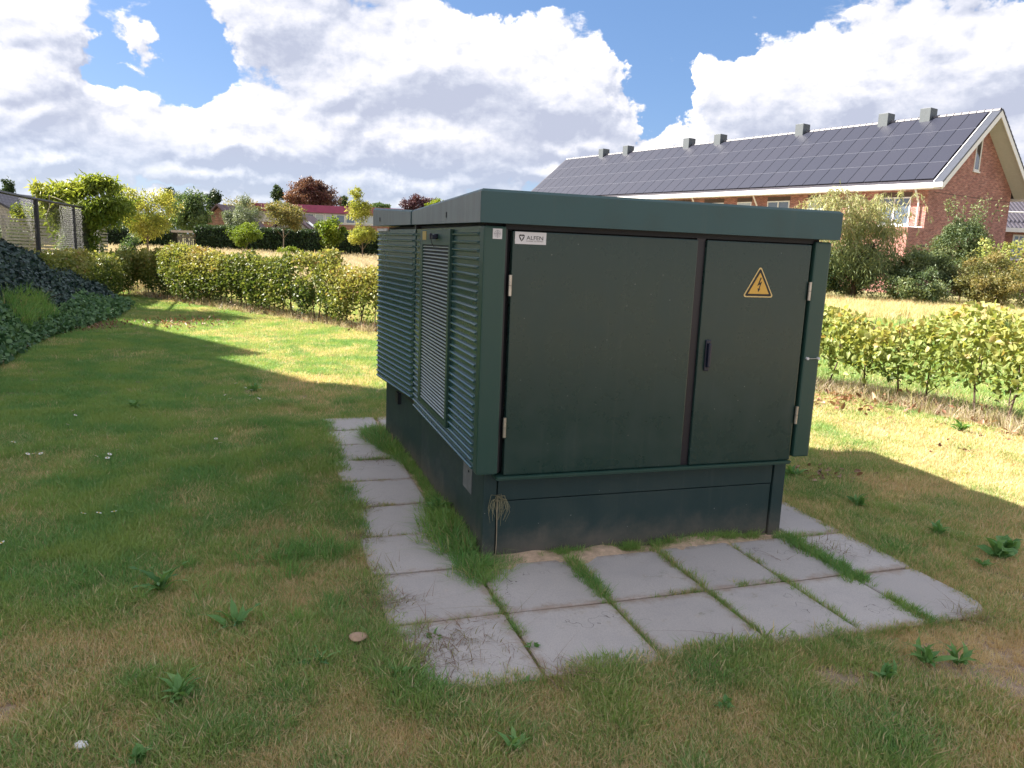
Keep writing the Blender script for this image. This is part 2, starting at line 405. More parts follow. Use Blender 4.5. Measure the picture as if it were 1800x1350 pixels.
def slab_mat():
    m, T, b, out = mat_base('concrete_slab_grey')
    tc = T.n('ShaderNodeTexCoord'); ge = T.n('ShaderNodeNewGeometry'); P = ge.outputs['Position']
    oi = T.n('ShaderNodeObjectInfo')
    n1 = T.noise(P, 3.2, 6, 0.65); n2 = T.noise(P, 160, 3, 0.7); n3 = T.noise(P, 9.0, 5, 0.7, 0.6)
    k = T.rng(oi.outputs['Random'], 0, 1, 0.0, 1.0, False)
    col = T.mix(k, (0.47, 0.435, 0.41), (0.56, 0.52, 0.49))
    col = T.mix(T.rng(n1, 0.40, 0.75, 0, 0.55), col, (0.40, 0.375, 0.37))
    col = T.mix(T.rng(n3, 0.58, 0.78, 0, 0.6), col, (0.55, 0.45, 0.37))
    col = T.mix(T.rng(n2, 0.35, 0.75, 0, 0.5), col, (0.30, 0.29, 0.30))
    # pale mineral crust specks
    vo = T.n('ShaderNodeTexVoronoi'); T.l(P, vo.inputs[0]); vo.inputs['Scale'].default_value = 55
    sp = T.math('MULTIPLY', T.rng(vo.outputs[0], 0.05, 0.14, 1.0, 0.0), T.rng(T.noise(P, 5.0, 3), 0.56, 0.66))
    col = T.mix(T.math('MULTIPLY', sp, 0.7), col, (0.68, 0.66, 0.66))
    # soil trodden over the rims, moss in blotches
    oc = T.n('ShaderNodeSeparateXYZ'); T.l(T.n('ShaderNodeTexCoord').outputs['Object'], oc.inputs[0])
    rim = T.math('MAXIMUM', T.math('ABSOLUTE', oc.outputs[0]), T.math('ABSOLUTE', oc.outputs[1]))
    n4 = T.noise(P, 14.0, 5, 0.7)
    sm = T.rng(T.math('ADD', rim, T.math('MULTIPLY', n4, 0.16)), 0.275, 0.335, 0.0, 0.75)
    col = T.mix(sm, col, (0.33, 0.25, 0.19))
    col = T.mix(T.rng(T.math('ADD', n3, T.math('MULTIPLY', n4, 0.6)), 0.92, 1.08, 0, 0.45), col, (0.17, 0.18, 0.12))
    vc = T.n('ShaderNodeTexVoronoi', feature='DISTANCE_TO_EDGE'); wv = T.n('ShaderNodeVectorMath', operation='ADD')
    T.l(P, wv.inputs[0]); T.l(T.vmath('MULTIPLY', T.n('ShaderNodeTexNoise', ins={'Scale': 6.0}).outputs['Color'], (0.25, 0.25, 0.25)), wv.inputs[1])
    T.l(wv.outputs[0], vc.inputs[0]); vc.inputs['Scale'].default_value = 1.7
    crack = T.math('MULTIPLY', T.rng(vc.outputs[0], 0.001, 0.005, 1.0, 0.0), T.rng(T.noise(P, 1.9, 2), 0.52, 0.60))
    col = T.mix(T.math('MULTIPLY', crack, 0.8), col, (0.12, 0.10, 0.09))
    T.l(col, b.inputs['Base Color']); b.inputs['Roughness'].default_value = 0.85
    bp = T.n('ShaderNodeBump'); bp.inputs['Strength'].default_value = 0.5; bp.inputs['Distance'].default_value = 0.003
    T.l(n2, bp.inputs['Height']); T.l(bp.outputs[0], b.inputs['Normal'])
    return m
M_SLAB = slab_mat()

def soil_mat():
    m, T, b, out = mat_base('soil_and_thatch')
    P = T.n('ShaderNodeNewGeometry').outputs['Position']
    n1 = T.noise(P, 1.3, 5, 0.6); n2 = T.noise(P, 30, 5, 0.7); n3 = T.noise(P, 140, 3, 0.7)
    col = T.mix(T.rng(n2, 0.35, 0.7), (0.34, 0.25, 0.19), (0.50, 0.39, 0.29))
    col = T.mix(T.rng(n3, 0.5, 0.7, 0, 0.6), col, (0.50, 0.39, 0.27))
    col = T.mix(T.rng(n1, 0.42, 0.62, 0, 0.65), col, (0.13, 0.15, 0.06))
    # further out the sward closes: green-straw mix
    sp = T.n('ShaderNodeSeparateXYZ'); T.l(P, sp.inputs[0])
    far = T.rng(sp.outputs[1], 6.0, 16.0)
    g = T.mix(T.rng(T.noise(P, 0.8, 5, 0.7), 0.35, 0.65), (0.115, 0.15, 0.04), (0.26, 0.22, 0.10))
    col = T.mix(T.math('MULTIPLY', far, 0.8), col, g)
    T.l(col, b.inputs['Base Color']); b.inputs['Roughness'].default_value = 0.95; b.inputs['Specular IOR Level'].default_value = 0.1
    bp = T.n('ShaderNodeBump'); bp.inputs['Strength'].default_value = 0.8; bp.inputs['Distance'].default_value = 0.012
    T.l(n2, bp.inputs['Height']); T.l(bp.outputs[0], b.inputs['Normal'])
    return m
M_SOIL = soil_mat()
M_SAND = simple('yellow_sand', (0.58, 0.42, 0.29), 0.95, 0.25, 30, bump=0.6, bscale=200)

def grass_mat(name, g1, g2, straw, brown, trans=0.3):
    m, T, b, out = mat_base(name)
    P = T.n('ShaderNodeNewGeometry').outputs['Position']
    dry = T.n('ShaderNodeAttribute', attribute_name='dry', attribute_type='INSTANCER').outputs['Fac']
    ti = T.n('ShaderNodeAttribute', attribute_name='tint', attribute_type='GEOMETRY').outputs['Fac']
    rnd = T.n('ShaderNodeObjectInfo').outputs['Random']
    g = T.mix(T.rng(T.noise(P, 2.3, 3), 0.38, 0.62), g1, g2)
    g = T.mix(T.math('MULTIPLY', ti, 0.55), g, (0.37, 0.42, 0.14))
    s = T.mix(rnd, straw, brown)
    # a blade is dry when its own tint falls below the local dryness
    f = T.rng(T.math('SUBTRACT', dry, ti), -0.10, 0.16)
    col = T.mix(f, g, s)
    T.l(col, b.inputs['Base Color']); b.inputs['Roughness'].default_value = 0.5; b.inputs['Specular IOR Level'].default_value = 0.3
    tr = T.n('ShaderNodeBsdfTranslucent'); T.l(T.mix(1.0, col, (1.2, 1.15, 0.7), 'MULTIPLY'), tr.inputs[0])
    mx = T.n('ShaderNodeMixShader'); mx.inputs[0].default_value = trans
    T.l(b.outputs[0], mx.inputs[1]); T.l(tr.outputs[0], mx.inputs[2]); T.l(mx.outputs[0], out.inputs[0])
    return m
M_GRASS = grass_mat('lawn_blades', (0.16, 0.37, 0.125), (0.30, 0.44, 0.14), (0.80, 0.68, 0.43), (0.62, 0.46, 0.29), 0.38)
M_LUSH = grass_mat('lush_blades', (0.11, 0.33, 0.09), (0.21, 0.41, 0.10), (0.65, 0.54, 0.28), (0.48, 0.34, 0.2))
M_MEADOW = grass_mat('meadow_blades', (0.16, 0.20, 0.06), (0.22, 0.22, 0.08), (0.60, 0.52, 0.40), (0.50, 0.43, 0.34), 0.35)
M_TWIG = grass_mat('dead_twigs', (0.16, 0.10, 0.07), (0.22, 0.15, 0.10), (0.30, 0.20, 0.14), (0.16, 0.09, 0.07), 0.1)

# ---------------------------------------------------------------- site frame (the substation's own axes)
A = 0.3203
EX = np.array([math.cos(A), math.sin(A)]); EY = np.array([-math.sin(A), math.cos(A)])
ORG = np.array([-0.1525, 3.523])
def uv2w(u, v): return ORG + u * EX + v * EY
def w2uv(x, y):
    dx = x - ORG[0]; dy = y - ORG[1]
    return dx * EX[0] + dy * EX[1], dx * EY[0] + dy * EY[1]

# ---------------------------------------------------------------- ground
def build_ground():
    m = MB(); m.poly([(-900, -300, 0), (900, -300, 0), (900, 1500, 0), (-900, 1500, 0)], [[0, 1, 2, 3]])
    tag(m.build('ground', M_SOIL), kind='structure')
build_ground()

# slab outlines in substation axes: (u0,u1,v0,v1)
U = [-0.5, 0.0, 0.49, 0.99, 1.42, 1.79, 2.2]
SLABS = []
for i in range(6):
    for v0, v1 in ((-1.02, -0.52), (-0.505, -0.02)): SLABS.append([U[i] + 0.007, U[i + 1] - 0.007, v0, v1])
for v0, v1 in ((-0.01, 0.45), (0.465, 0.94), (0.955, 1.43), (1.445, 1.91), (1.925, 2.37), (2.385, 2.84), (2.855, 3.28)):
    SLABS.append([-0.493, -0.03, v0, v1])
for v0, v1 in ((-0.01, 0.53), (0.545, 1.03), (1.045, 1.53), (1.545, 2.03), (2.045, 2.53)): SLABS.append([1.86, 2.2, v0, v1])
for i in range(4): SLABS.append([0.0 + i * 0.5, 0.49 + i * 0.5, 2.86, 3.33])

def build_paving():
    m = MB(); root = empty('pavement', (ORG[0], ORG[1], 0), A); tag(root, kind='structure')
    m.box((-0.56, -1.06, -0.03), (2.24, 3.36, 0.004)); m.build('sand_bed', M_SAND, root)
    r = random.Random(5)
    for k, (u0, u1, v0, v1) in enumerate(SLABS):
        bm = bmesh.new()
        cu, cv = (u0 + u1) / 2, (v0 + v1) / 2; hu, hv = (u1 - u0) / 2, (v1 - v0) / 2
        # outline with worn, slightly irregular corners
        pts = []
        big = {(-0.493, -1.02): 0, (1.797, -1.02): 1}
        for sx, sy in ((-1, -1), (1, -1), (1, 1), (-1, 1)):
            rad = 0.012 + r.random() * 0.008
            if (sx, sy) == (1, -1) and abs(u1 - 2.193) < 0.01 and v0 < -1: rad = 0.17
            if (sx, sy) == (-1, -1) and abs(u0 + 0.493) < 0.01 and v0 < -1: rad = 0.14
            cxx, cyy = sx * (hu - rad), sy * (hv - rad)
            a0 = {(-1, -1): 180, (1, -1): 270, (1, 1): 0, (-1, 1): 90}[(sx, sy)]
            for t in range(4 if rad < .1 else 7):
                a = R(a0 + 90 * t / (3 if rad < .1 else 6)); pts.append((cxx + rad * math.cos(a), cyy + rad * math.sin(a)))
        n = len(pts); top = 0.022
        vt = [bm.verts.new((x * (1 - 0.006 / hu), y * (1 - 0.006 / hv), top)) for x, y in pts]
        vm = [bm.verts.new((x, y, top - 0.005)) for x, y in pts]; vb = [bm.verts.new((x, y, -0.03)) for x, y in pts]
        bm.faces.new(vt)
        for i in range(n):
            j = (i + 1) % n; bm.faces.new((vm[i], vm[j], vt[j], vt[i])); bm.faces.new((vb[i], vb[j], vm[j], vm[i]))
        me = D.meshes.new('slab'); bm.to_mesh(me); bm.free(); me.materials.append(M_SLAB)
        o = inst('slab', me, root, (cu, cv, r.uniform(-0.004, 0.004)), (R(r.uniform(-.5, .5)), R(r.uniform(-.5, .5)), R(r.uniform(-.9, .9))))
    # sand washed up against the plinth
    nx, ny = 60, 14; xs = np.linspace(-0.02, 1.9, nx); ys = np.linspace(-0.20, 0.12, ny)
    X, Y = np.meshgrid(xs, ys, indexing='ij')
    lump = fbm(X, Y, 5.0, 4) * 0.9 + 0.1 * np.sin(X * 6)
    Z = -0.006 + 0.036 * np.clip((Y + 0.20) / 0.25, 0, 1) ** 0.7 * np.clip(lump * 2.0 - 0.25, 0.2, 1.2) + 0.006 * fbm(X, Y, 40)
    V = np.stack([X, Y, Z], -1).reshape(-1, 3); F = []
    for i in range(nx - 1):
        for j in range(ny - 1): F.append([i * ny + j, (i + 1) * ny + j, (i + 1) * ny + j + 1, i * ny + j + 1])
    me = npmesh('sand_drift', V, np.array(F), M_SAND, None, 4); o = inst('sand_drift', me, root)
    for p in me.polygons: p.use_smooth = True
build_paving()

# ---------------------------------------------------------------- the substation
def build_substation():
    root = empty('transformer_substation', (ORG[0], ORG[1], 0), A)
    tag(root, 'dark green metal transformer cabinet with louvred sides and flat lid, standing on grey slabs', 'transformer cabinet')
    W, L1, L2, KK = 1.903, 1.62, 1.0, 0.1058
    ck, sk = math.cos(KK), math.sin(KK)
    def rr(c):   # rear section is set at a slight angle; c given in (u, w, z) with w behind the joint
        u, w, z = c
        k = 1.0
        return Vector((u * ck - w * sk, L1 + u * sk * 0 + w * ck, z))
    # plinth
    m = MB(); m.prism([(0.065, 0.095), (0.065, L1), (-0.03, L1 + L2 - 0.06), (1.82, L1 + L2 - 0.06), (1.82, 0.095)], 'z', -0.05, 0.468)
    m.build('plinth', M_BASE, root)
    m = MB(); m.box((0.062, 0.075, -0.05), (0.128, 0.12, 0.466), 0.004); m.build('plinth_post', M_BASE, root)
    m = MB(); m.box((1.746, 0.075, -0.05), (1.822, 0.12, 0.466), 0.004); m.build('plinth_post', M_BASE, root)
    m = MB(); m.box((0.136, 0.079, 0.312), (1.736, 0.12, 0.440), 0.003); m.build('plinth_panel', M_BASE, root)
    m = MB(); m.box((0.136, 0.083, -0.05), (1.736, 0.12, 0.306), 0.003); m.build('plinth_panel', M_BASE, root)
    m = MB(); m.box((0.103, -0.004, 0.441), (1.783, 0.10, 0.460), 0.003); m.box((0.103, -0.010, 0.452), (1.783, -0.004, 0.460)); m.build('sill_rail', M_POST, root)
    # body core
    m = MB(); m.prism([(0.03, 0.06), (0.03, L1), (-0.03, L1 + 0.9), (1.87, L1 + 0.9), (1.87, 0.06)], 'z', 0.469, 1.66)
    m.build('body', M_GAP, root)
    # corner posts
    m = MB(); m.box((0.0, 0.0, 0.472), (0.106, 0.075, 1.642), 0.010); m.build('corner_post', M_POST, root)
    m = MB(); m.box((1.802, 0.0, 0.478), (1.903, 0.075, 1.642), 0.010); m.build('corner_post', M_POST, root)
    m = MB(); m.box((0.107, 0.02, 0.475), (0.117, 0.06, 1.642)); m.build('post_return', M_STRIP, root)
    m = MB(); m.box((1.106, 0.022, 0.463), (1.155, 0.06, 1.632)); m.build('centre_strip', M_STRIP, root)
    m = MB(); m.box((0.106, 0.018, 1.630), (1.80, 0.06, 1.656)); m.build('head_rail', M_GAP, root)
    # right-hand side wall
    m = MB(); m.box((1.871, 0.076, 0.478), (1.900, L1 + 0.9, 1.645)); m.build('side_wall', M_POST, root)
    m = MB(); m.box((-0.02, L1 + 0.9, 0.478), (1.900, L1 + 0.93, 1.645)); m.build('rear_wall', M_POST, root)
    # doors
    for (a, b) in ((0.138, 1.106), (1.156, 1.783)):
        m = MB(); m.box((a, 0.006, 0.463), (b, 0.05, 1.624), 0.006); d = m.build('door', M_PAINT, root)
        if a < 1:
            for z in (1.376, 0.704): hinge(0.1305, z, d)
        else:
            for z in (1.384, 0.716): hinge(1.7895, z, d)
            m = MB(); m.box((1.192, -0.004, 0.965), (1.222, 0.006, 1.125), 0.004); h = m.build('handle', M_NAVY, d)
            m = MB(); m.box((1.199, -0.022, 0.985), (1.217, -0.004, 1.108), 0.006); m.build('grip', M_NAVY, h)
            sign(d)
        for k in range(9 if a < 1 else 5):
            pass
    # name plate on left door
    npl = MB().box((0.148, 0.0035, 1.566), (0.300, 0.006, 1.621)).build('name_plate', M_WHITE, root)
    emblem(npl, 0.180, 1.5945)
    text('ALFEN', 0.2035, 1.5865, 0.0255, npl, M_BLACK, 1.12)
    text('POWER TO ADAPT', 0.2025, 1.5780, 0.0062, npl, simple('print_grey', (0.12, 0.10, 0.10), 0.5, 0), 1.55)
    # survey target sticker
    st = MB().box((0.040, -0.0022, 1.584), (0.084, 0.0, 1.630)).build('survey_sticker', M_WHITE, root)
    mg = simple('print_mid_grey', (0.22, 0.22, 0.25), 0.5, 0)
    for r0 in (0.005, 0.0095, 0.015): ring(0.062, 1.607, r0, 0.0011, -0.0028, st, mg)
    MB().box((0.0614, -0.0026, 1.589), (0.0626, -0.0023, 1.625)).box((0.044, -0.0026, 1.6064), (0.080, -0.0023, 1.6076)).build('crosshair', mg, st)
    # earthing stub on the right post
    m = MB(); m.tube([(1.822, -0.012, 1.026), (1.888, -0.012, 1.026)], 0.0022, 6); b_ = m.build('seal_wire', M_STEEL, root)
    for u in (1.820, 1.891):
        m = MB(); m.tube([(u, 0.0, 1.026), (u, -0.014, 1.026)], 0.0075, 10); m.build('seal_rivet', M_WHITE, root)
    # louvred flanks ---------------------------------------------------------
    P = [(0.0, 0.0088), (-0.011, 0.0072), (-0.0165, 0.0025), (-0.0165, -0.0015), (-0.011, -0.0065), (0.0, -0.0090)]
    def slat_mesh(a, b):
        m = MB(); m.prism(P, 'y', a + 0.006, b - 0.006)
        n = 6
        m.v[0:n] = [(x, y + (-0.006 if x > -0.001 else 0.0), z) for x, y, z in m.v[0:n]]
        m.v[n:2 * n] = [(x, y + (0.006 if x > -0.001 else 0.0), z) for x, y, z in m.v[n:2 * n]]
        return m.mesh('slat', M_SLAT)
    lp = MB().box((0.008, 0.078, 0.475), (0.03, L1 - 0.002, 1.640)).build('louvre_panel', M_SLAT, root)
    s1 = slat_mesh(0.085, 0.60); s2 = slat_mesh(1.405, 1.600); s3 = slat_mesh(0.085, 1.600)
    pitch = 0.0386
    for i in range(30):
        z = 1.604 - i * pitch
        if z < 0.545: inst('slat', s3, lp, (0.010, 0, z))
        else:
            inst('slat', s1, lp, (0.010, 0, z)); inst('slat', s2, lp, (0.010, 0, z))
    # ventilation door between the panels
    gp = MB()
    gp.box((-0.012, 0.612, 0.560), (0.007, 0.650, 1.630), 0.002).box((-0.012, 1.335, 0.560), (0.007, 1.395, 1.630), 0.002)
    gp.box((-0.0115, 0.650, 1.545), (0.007, 1.335, 1.630)).box((-0.0115, 0.650, 0.560), (0.007, 1.335, 0.590))
    g = gp.build('vent_door', M_POST, root)
    MB().box((0.0, 0.650, 0.59), (0.007, 1.335, 1.545)).build('vent_backing', M_GAP, g)
    bl = MB().prism([(-0.002, 0.0048), (-0.0085, 0.0012), (-0.0085, -0.0022), (-0.002, 0.0018)], 'y', 0.652, 1.333).mesh('blade', M_ALU)
    for i in range(48): inst('blade', bl, g, (0.0, 0, 1.534 - i * 0.0199))
    MB().box((-0.0135, 1.225, 1.572), (-0.0117, 1.328, 1.624)).build('yellow_label', M_YLAB, g)
    lk = MB().box((-0.034, 0.900, 1.580), (-0.0118, 1.010, 1.606), 0.004).build('lock', M_NAVY, g)
    MB().tube([(-0.024, 0.905, 1.588), (-0.046, 0.905, 1.588)], 0.012, 10).build('lock_cylinder', M_NAVY, lk); MB().box((-0.045, 0.965, 1.575), (-0.0335, 1.005, 1.610), 0.003).build('lock_cap', M_NAVY, lk)
    MB().tube([(-0.034, 0.985, 1.578), (-0.03, 0.983, 1.555), (-0.018, 0.975, 1.535)], 0.0022, 5).build('lock_cord', M_GAP, lk)
    # joint between both sections
    MB().box((0.012, L1, 0.475), (0.03, L1 + 0.035, 1.64)).build('joint_strip', M_STRIP, root)
    # rear section
    rp = empty('rear_section', (0, L1, 0), KK, root)
    MB().box((0.008, 0.03, 0.508), (0.03, 0.985, 1.640)).build('louvre_panel', M_SLAT, rp)
    s4 = slat_mesh(0.045, 0.975)
    for i in range(29): inst('slat', s4, rp, (0.010, 0, 1.604 - i * pitch))
    MB().box((-0.008, 0.70, 1.628), (0.006, 0.97, 1.648)).build('white_clip', M_WHITE, rp)
    # bare plate and inspection slot in the plinth's flank
    MB().box((0.0615, 0.30, 0.275), (0.0645, 0.475, 0.452)).build('cover_plate', M_PLATE, root)
    MB().tube([(0.058, 0.36, 0.385), (0.063, 0.36, 0.385)], 0.006, 8).build('plate_bolt', M_GAP, root)
    MB().box((-0.012, L1 + 0.52, 0.375), (0.04, L1 + 0.62, 0.455)).build('plinth_slot', M_GAP, root)
    # lids with shallow valley at the joint
    o = 0.027
    def lid(name, a, b, zf, zb, bf, bb, shift=0.0):
        m = MB(); c = 0.012
        x0a, x0b, x1 = -o, -o - shift, W + o
        q = [(x0a, a, bf), (x0b, b, bb), (x1, b, bb), (x1, a, bf), (x0a, a, zf - c), (x0b, b, zb - c), (x1, b, zb - c), (x1, a, zf - c),
             (x0a + c, a + c, zf), (x0b + c, b - c * .3, zb), (x1 - c, b - c * .3, zb), (x1 - c, a + c, zf)]
        m.poly(q, [[0, 1, 2, 3], [0, 4, 5, 1], [1, 5, 6, 2], [2, 6, 7, 3], [3, 7, 4, 0], [4, 8, 9, 5], [5, 9, 10, 6], [6, 10, 11, 7], [7, 11, 8, 4], [8, 11, 10, 9]])
        l = m.build(name, M_LID, root)
        # weathered outer flank sheet, 2 mm proud
        m = MB(); t = 0.002
        m.poly([(x0a - t, a + 0.003, bf), (x0b - t, b, bb), (x0b - t, b, zb - c), (x0a - t, a + 0.003, zf - c),
                (x0a, a + 0.003, bf), (x0b, b, bb), (x0b, b, zb - c), (x0a, a + 0.003, zf - c)],
               [[0, 1, 2, 3], [0, 4, 5, 1], [1, 5, 6, 2], [2, 6, 7, 3], [3, 7, 4, 0]])
        m.build('lid_flank', M_LIDSIDE, l)
        return l
    l1 = lid('lid', -o, L1 - 0.012, 1.802, 1.761, 1.654, 1.667)
    l2 = lid('lid', L1 + 0.035, L1 + L2 + 0.02, 1.761, 1.802, 1.667, 1.667, 0.105)
    MB().box((0.0, L1 - 0.010, 1.64), (W - 0.02, L1 + 0.032, 1.752)).build('lid_joint', M_STRIP, root)
    for lo, y, z in ((l1, 0.62, 1.705), (l2, 2.42, 1.715)):
        x = -o - 0.0025 - (0.105 * (y - L1) / L2 if y > L1 else 0)
        MB().box((x - 0.002, y, z - 0.016), (x, y + 0.022, z + 0.012), 0.001).build('drain_slot', M_GAP, lo)
    return root

def hinge(u, z, parent):
    m = MB(); m.tube([(u, -0.004, z - 0.048), (u, -0.004, z - 0.001)], 0.0085, 10).tube([(u, -0.004, z + 0.001), (u, -0.004, z + 0.048)], 0.0085, 10)
    m.build('hinge', M_STEEL, parent, smooth=False)

def ring(cx, cz, r, t, y, parent, mat):
    n = 28; m = MB()
    pts = []
    for i in range(n):
        a = 2 * math.pi * i / n
        pts += [(cx + (r - t) * math.cos(a), y, cz + (r - t) * math.sin(a)), (cx + r * math.cos(a), y, cz + r * math.sin(a))]
    m.poly(pts, [[2 * i, 2 * i + 1, (2 * i + 3) % (2 * n), (2 * i + 2) % (2 * n)] for i in range(n)])
    m.build('target_ring', mat, parent)

def flat(name, outline, y, parent, mat, t=0.0008):
    m = MB(); m.prism([(p[0], p[1]) for p in outline], 'y', y - t, y); return m.build(name, mat, parent)

def round_tri(cx, cz, s, rad, n=6):
    """equilateral-ish triangle outline, apex up; s = circumradius"""
    out = []
    for k in range(3):
        a = R(90 + 120 * k); px, pz = cx + (s - 2 * rad) * math.cos(a), cz + (s - 2 * rad) * math.sin(a)
        for i in range(n + 1):
            b = a - R(60) + R(120) * i / n; out.append((px + rad * math.cos(b), pz + rad * math.sin(b)))
    return out

def sign(parent):
    cx, cz = 1.4805, 1.4000
    s = flat('warning_sign', round_tri(cx, cz, 0.108, 0.010), 0.006, parent, M_CREAM, 0.0015)
    flat('black_border', round_tri(cx, cz, 0.0955, 0.006), 0.0045, s, M_BLACK)
    flat('yellow_field', round_tri(cx, cz, 0.073, 0.002), 0.0037, s, M_YELLOW)
    b = [(0.004, 0.046), (0.011, 0.044), (0.001, 0.018), (0.016, 0.026), (0.003, -0.012), (0.0095, -0.010), (-0.004, -0.030),
         (-0.010, -0.008), (-0.003, -0.0115), (0.004, 0.010), (-0.013, 0.002)]
    m = MB(); q = [(cx + x * 0.95, 0.0027, cz + 0.002 + z) for x, z in b]
    m.poly(q, [[0, 10, 2], [0, 2, 1], [10, 9, 2], [9, 3, 2], [9, 4, 3], [9, 8, 4], [8, 7, 6], [8, 6, 4], [4, 6, 5]])
    m.build('lightning_bolt', M_BLACK, s)

def emblem(parent, cx, cz):
    k = 0.0155
    sh = [(0.0, 1.0), (0.75, 0.86), (0.92, 0.62), (0.78, 0.0), (0.45, -0.6), (0.0, -1.1), (-0.45, -0.6), (-0.78, 0.0), (-0.92, 0.62), (-0.75, 0.86)]
    flat('emblem_shield', [(cx + x * k, cz + z * k) for x, z in sh], 0.0035, parent, M_BLACK, 0.0004)
    m = MB(); y = 0.0028; pts = []
    for i in range(6):
        a = R(30 + 60 * i); r = 0.88 if i % 2 else 0.30
        a = R(-90 + 60 * i); r = 0.92 if i % 2 == 0 else 0.30
        pts.append((cx + k * r * math.cos(a), y, cz + 0.08 * k + k * r * math.sin(a)))
    m.poly(pts, [[0, 1, 5], [1, 2, 3], [3, 4, 5], [1, 3, 5]])
    # notch upper centre
    m.poly([(cx - 0.12 * k, y, cz + 1.0 * k), (cx + 0.12 * k, y, cz + 1.0 * k), (cx, y, cz + 0.3 * k)], [[0, 1, 2]])
    m.build('emblem_star', M_WHITE, parent)

def text(s, u, z, size, parent, mat, sx=1.0):
    c = D.curves.new('lettering', 'FONT'); c.body = s; c.size = size; c.extrude = 0.0003; c.resolution_u = 3
    o = D.objects.new('tmp', c); COL.objects.link(o)
    dg = bpy.context.evaluated_depsgraph_get(); me = D.meshes.new_from_object(o.evaluated_get(dg))
    D.objects.remove(o); D.curves.remove(c)
    me.materials.clear(); me.materials.append(mat)
    t = inst('lettering', me, parent, (u, 0.0030, z), (R(90), 0, 0), (sx, 1, 1)); return t
build_substation()

# ---------------------------------------------------------------- plants: generic builders
def unit(v): return v / (np.linalg.norm(v, axis=-1, keepdims=True) + 1e-9)

def leaves(name, P, size, mat, parent=None, tint=None, up=0.5, aspect=0.45, droop=0.0, kind='stuff', detailed=False, nrm=None):
    """folded leaf blades at points P"""
    N = len(P); size = np.broadcast_to(np.asarray(size, dtype=float), (N,)) * rng.uniform(0.7, 1.25, N)
    d = unit(rng.normal(size=(N, 3)) + np.array([0, 0, -droop]))
    n = rng.normal(size=(N, 3)) + (np.array([0, 0, 1.0]) * up * 3 if nrm is None else nrm * up * 3)
    n = unit(n - (n * d).sum(1, keepdims=True) * d)
    s = np.cross(d, n); L = size[:, None]
    w = aspect * L * 0.5; fold = 0.12 * L
    if detailed:
        b = P; m1l = P + d * L * 0.35 - s * w + n * fold; m1r = P + d * L * 0.35 + s * w + n * fold
        c1 = P + d * L * 0.38; t = P + d * L - n * L * 0.12
        m2l = P + d * L * 0.7 - s * w * 0.72 + n * fold * .5; m2r = P + d * L * 0.7 + s * w * 0.72 + n * fold * .5
        V = np.stack([b, m1l, m1r, c1, m2l, m2r, t], 1).reshape(-1, 3); o = np.arange(N)[:, None] * 7
        F = np.concatenate([o + np.array(f) for f in ([0, 3, 1], [0, 2, 3], [1, 3, 4], [3, 2, 5], [3, 6, 4], [3, 5, 6])], 1).reshape(-1, 3); k = 6
    else:
        V = np.stack([P, P + d * L * 0.45 - s * w + n * fold, P + d * L, P + d * L * 0.45 + s * w + n * fold], 1).reshape(-1, 3)
        o = np.arange(N)[:, None] * 4
        F = np.concatenate([o + np.array([0, 2, 1]), o + np.array([0, 3, 2])], 1).reshape(-1, 3); k = 2
    if tint is None: tint = rng.random(N)
    me = npmesh(name, V, F, mat, np.repeat(np.clip(tint, 0, 1), k))
    ob = inst(name, me, parent)
    if kind: ob['kind'] = kind
    return ob

def crown_pts(c, r, n, clumps=40, cr=0.28, hollow=0.55, flatb=0.0):
    c = np.array(c, float); r = np.array(r, float)
    d = unit(rng.normal(size=(clumps, 3))); rad = rng.uniform(hollow, 1.0, (clumps, 1)) ** 0.6 * rng.uniform(0.78, 1.12, (clumps, 1))
    cc = d * rad * (1 - cr * 0.8)
    cc[:, 2] = np.where(cc[:, 2] < 0, cc[:, 2] * (1 - flatb), cc[:, 2])
    w = rng.uniform(0.4, 1.3, clumps); idx = rng.choice(clumps, n, p=w / w.sum())
    q = unit(rng.normal(size=(n, 3))) * (rng.random((n, 1)) ** 0.45) * cr * rng.uniform(0.55, 1.4, clumps)[idx][:, None]
    return (cc[idx] + q) * r + c, idx, cc

def trunk(x, y, z0, top, r0, spread, parent, mat, nl=6, lean=0.0):
    rr_ = random.Random(int(abs(x * 31 + y * 17)))
    m = MB(); h = top - z0
    pts = [(x, y, z0)]; n = 5
    for i in range(1, n + 1): pts.append((x + lean * i / n + rr_.uniform(-.03, .03) * h * .3, y + rr_.uniform(-.03, .03) * h * .3, z0 + h * 0.8 * i / n))
    m.tube(pts, [r0 * (1 - 0.8 * i / n) for i in range(n + 1)], 7)
    for k in range(nl):
        i = rr_.randint(2, n); b = Vector(pts[i]); a = rr_.uniform(0, 6.28); L = spread * rr_.uniform(.5, .95)
        e = b + Vector((math.cos(a) * L, math.sin(a) * L, h * rr_.uniform(.08, .28))); mid = (b + e) / 2 + Vector((0, 0, L * .15))
        m.tube([b, mid, e], [r0 * .38, r0 * .24, r0 * .06], 5)
    return m.build('trunk', mat, parent, smooth=True)

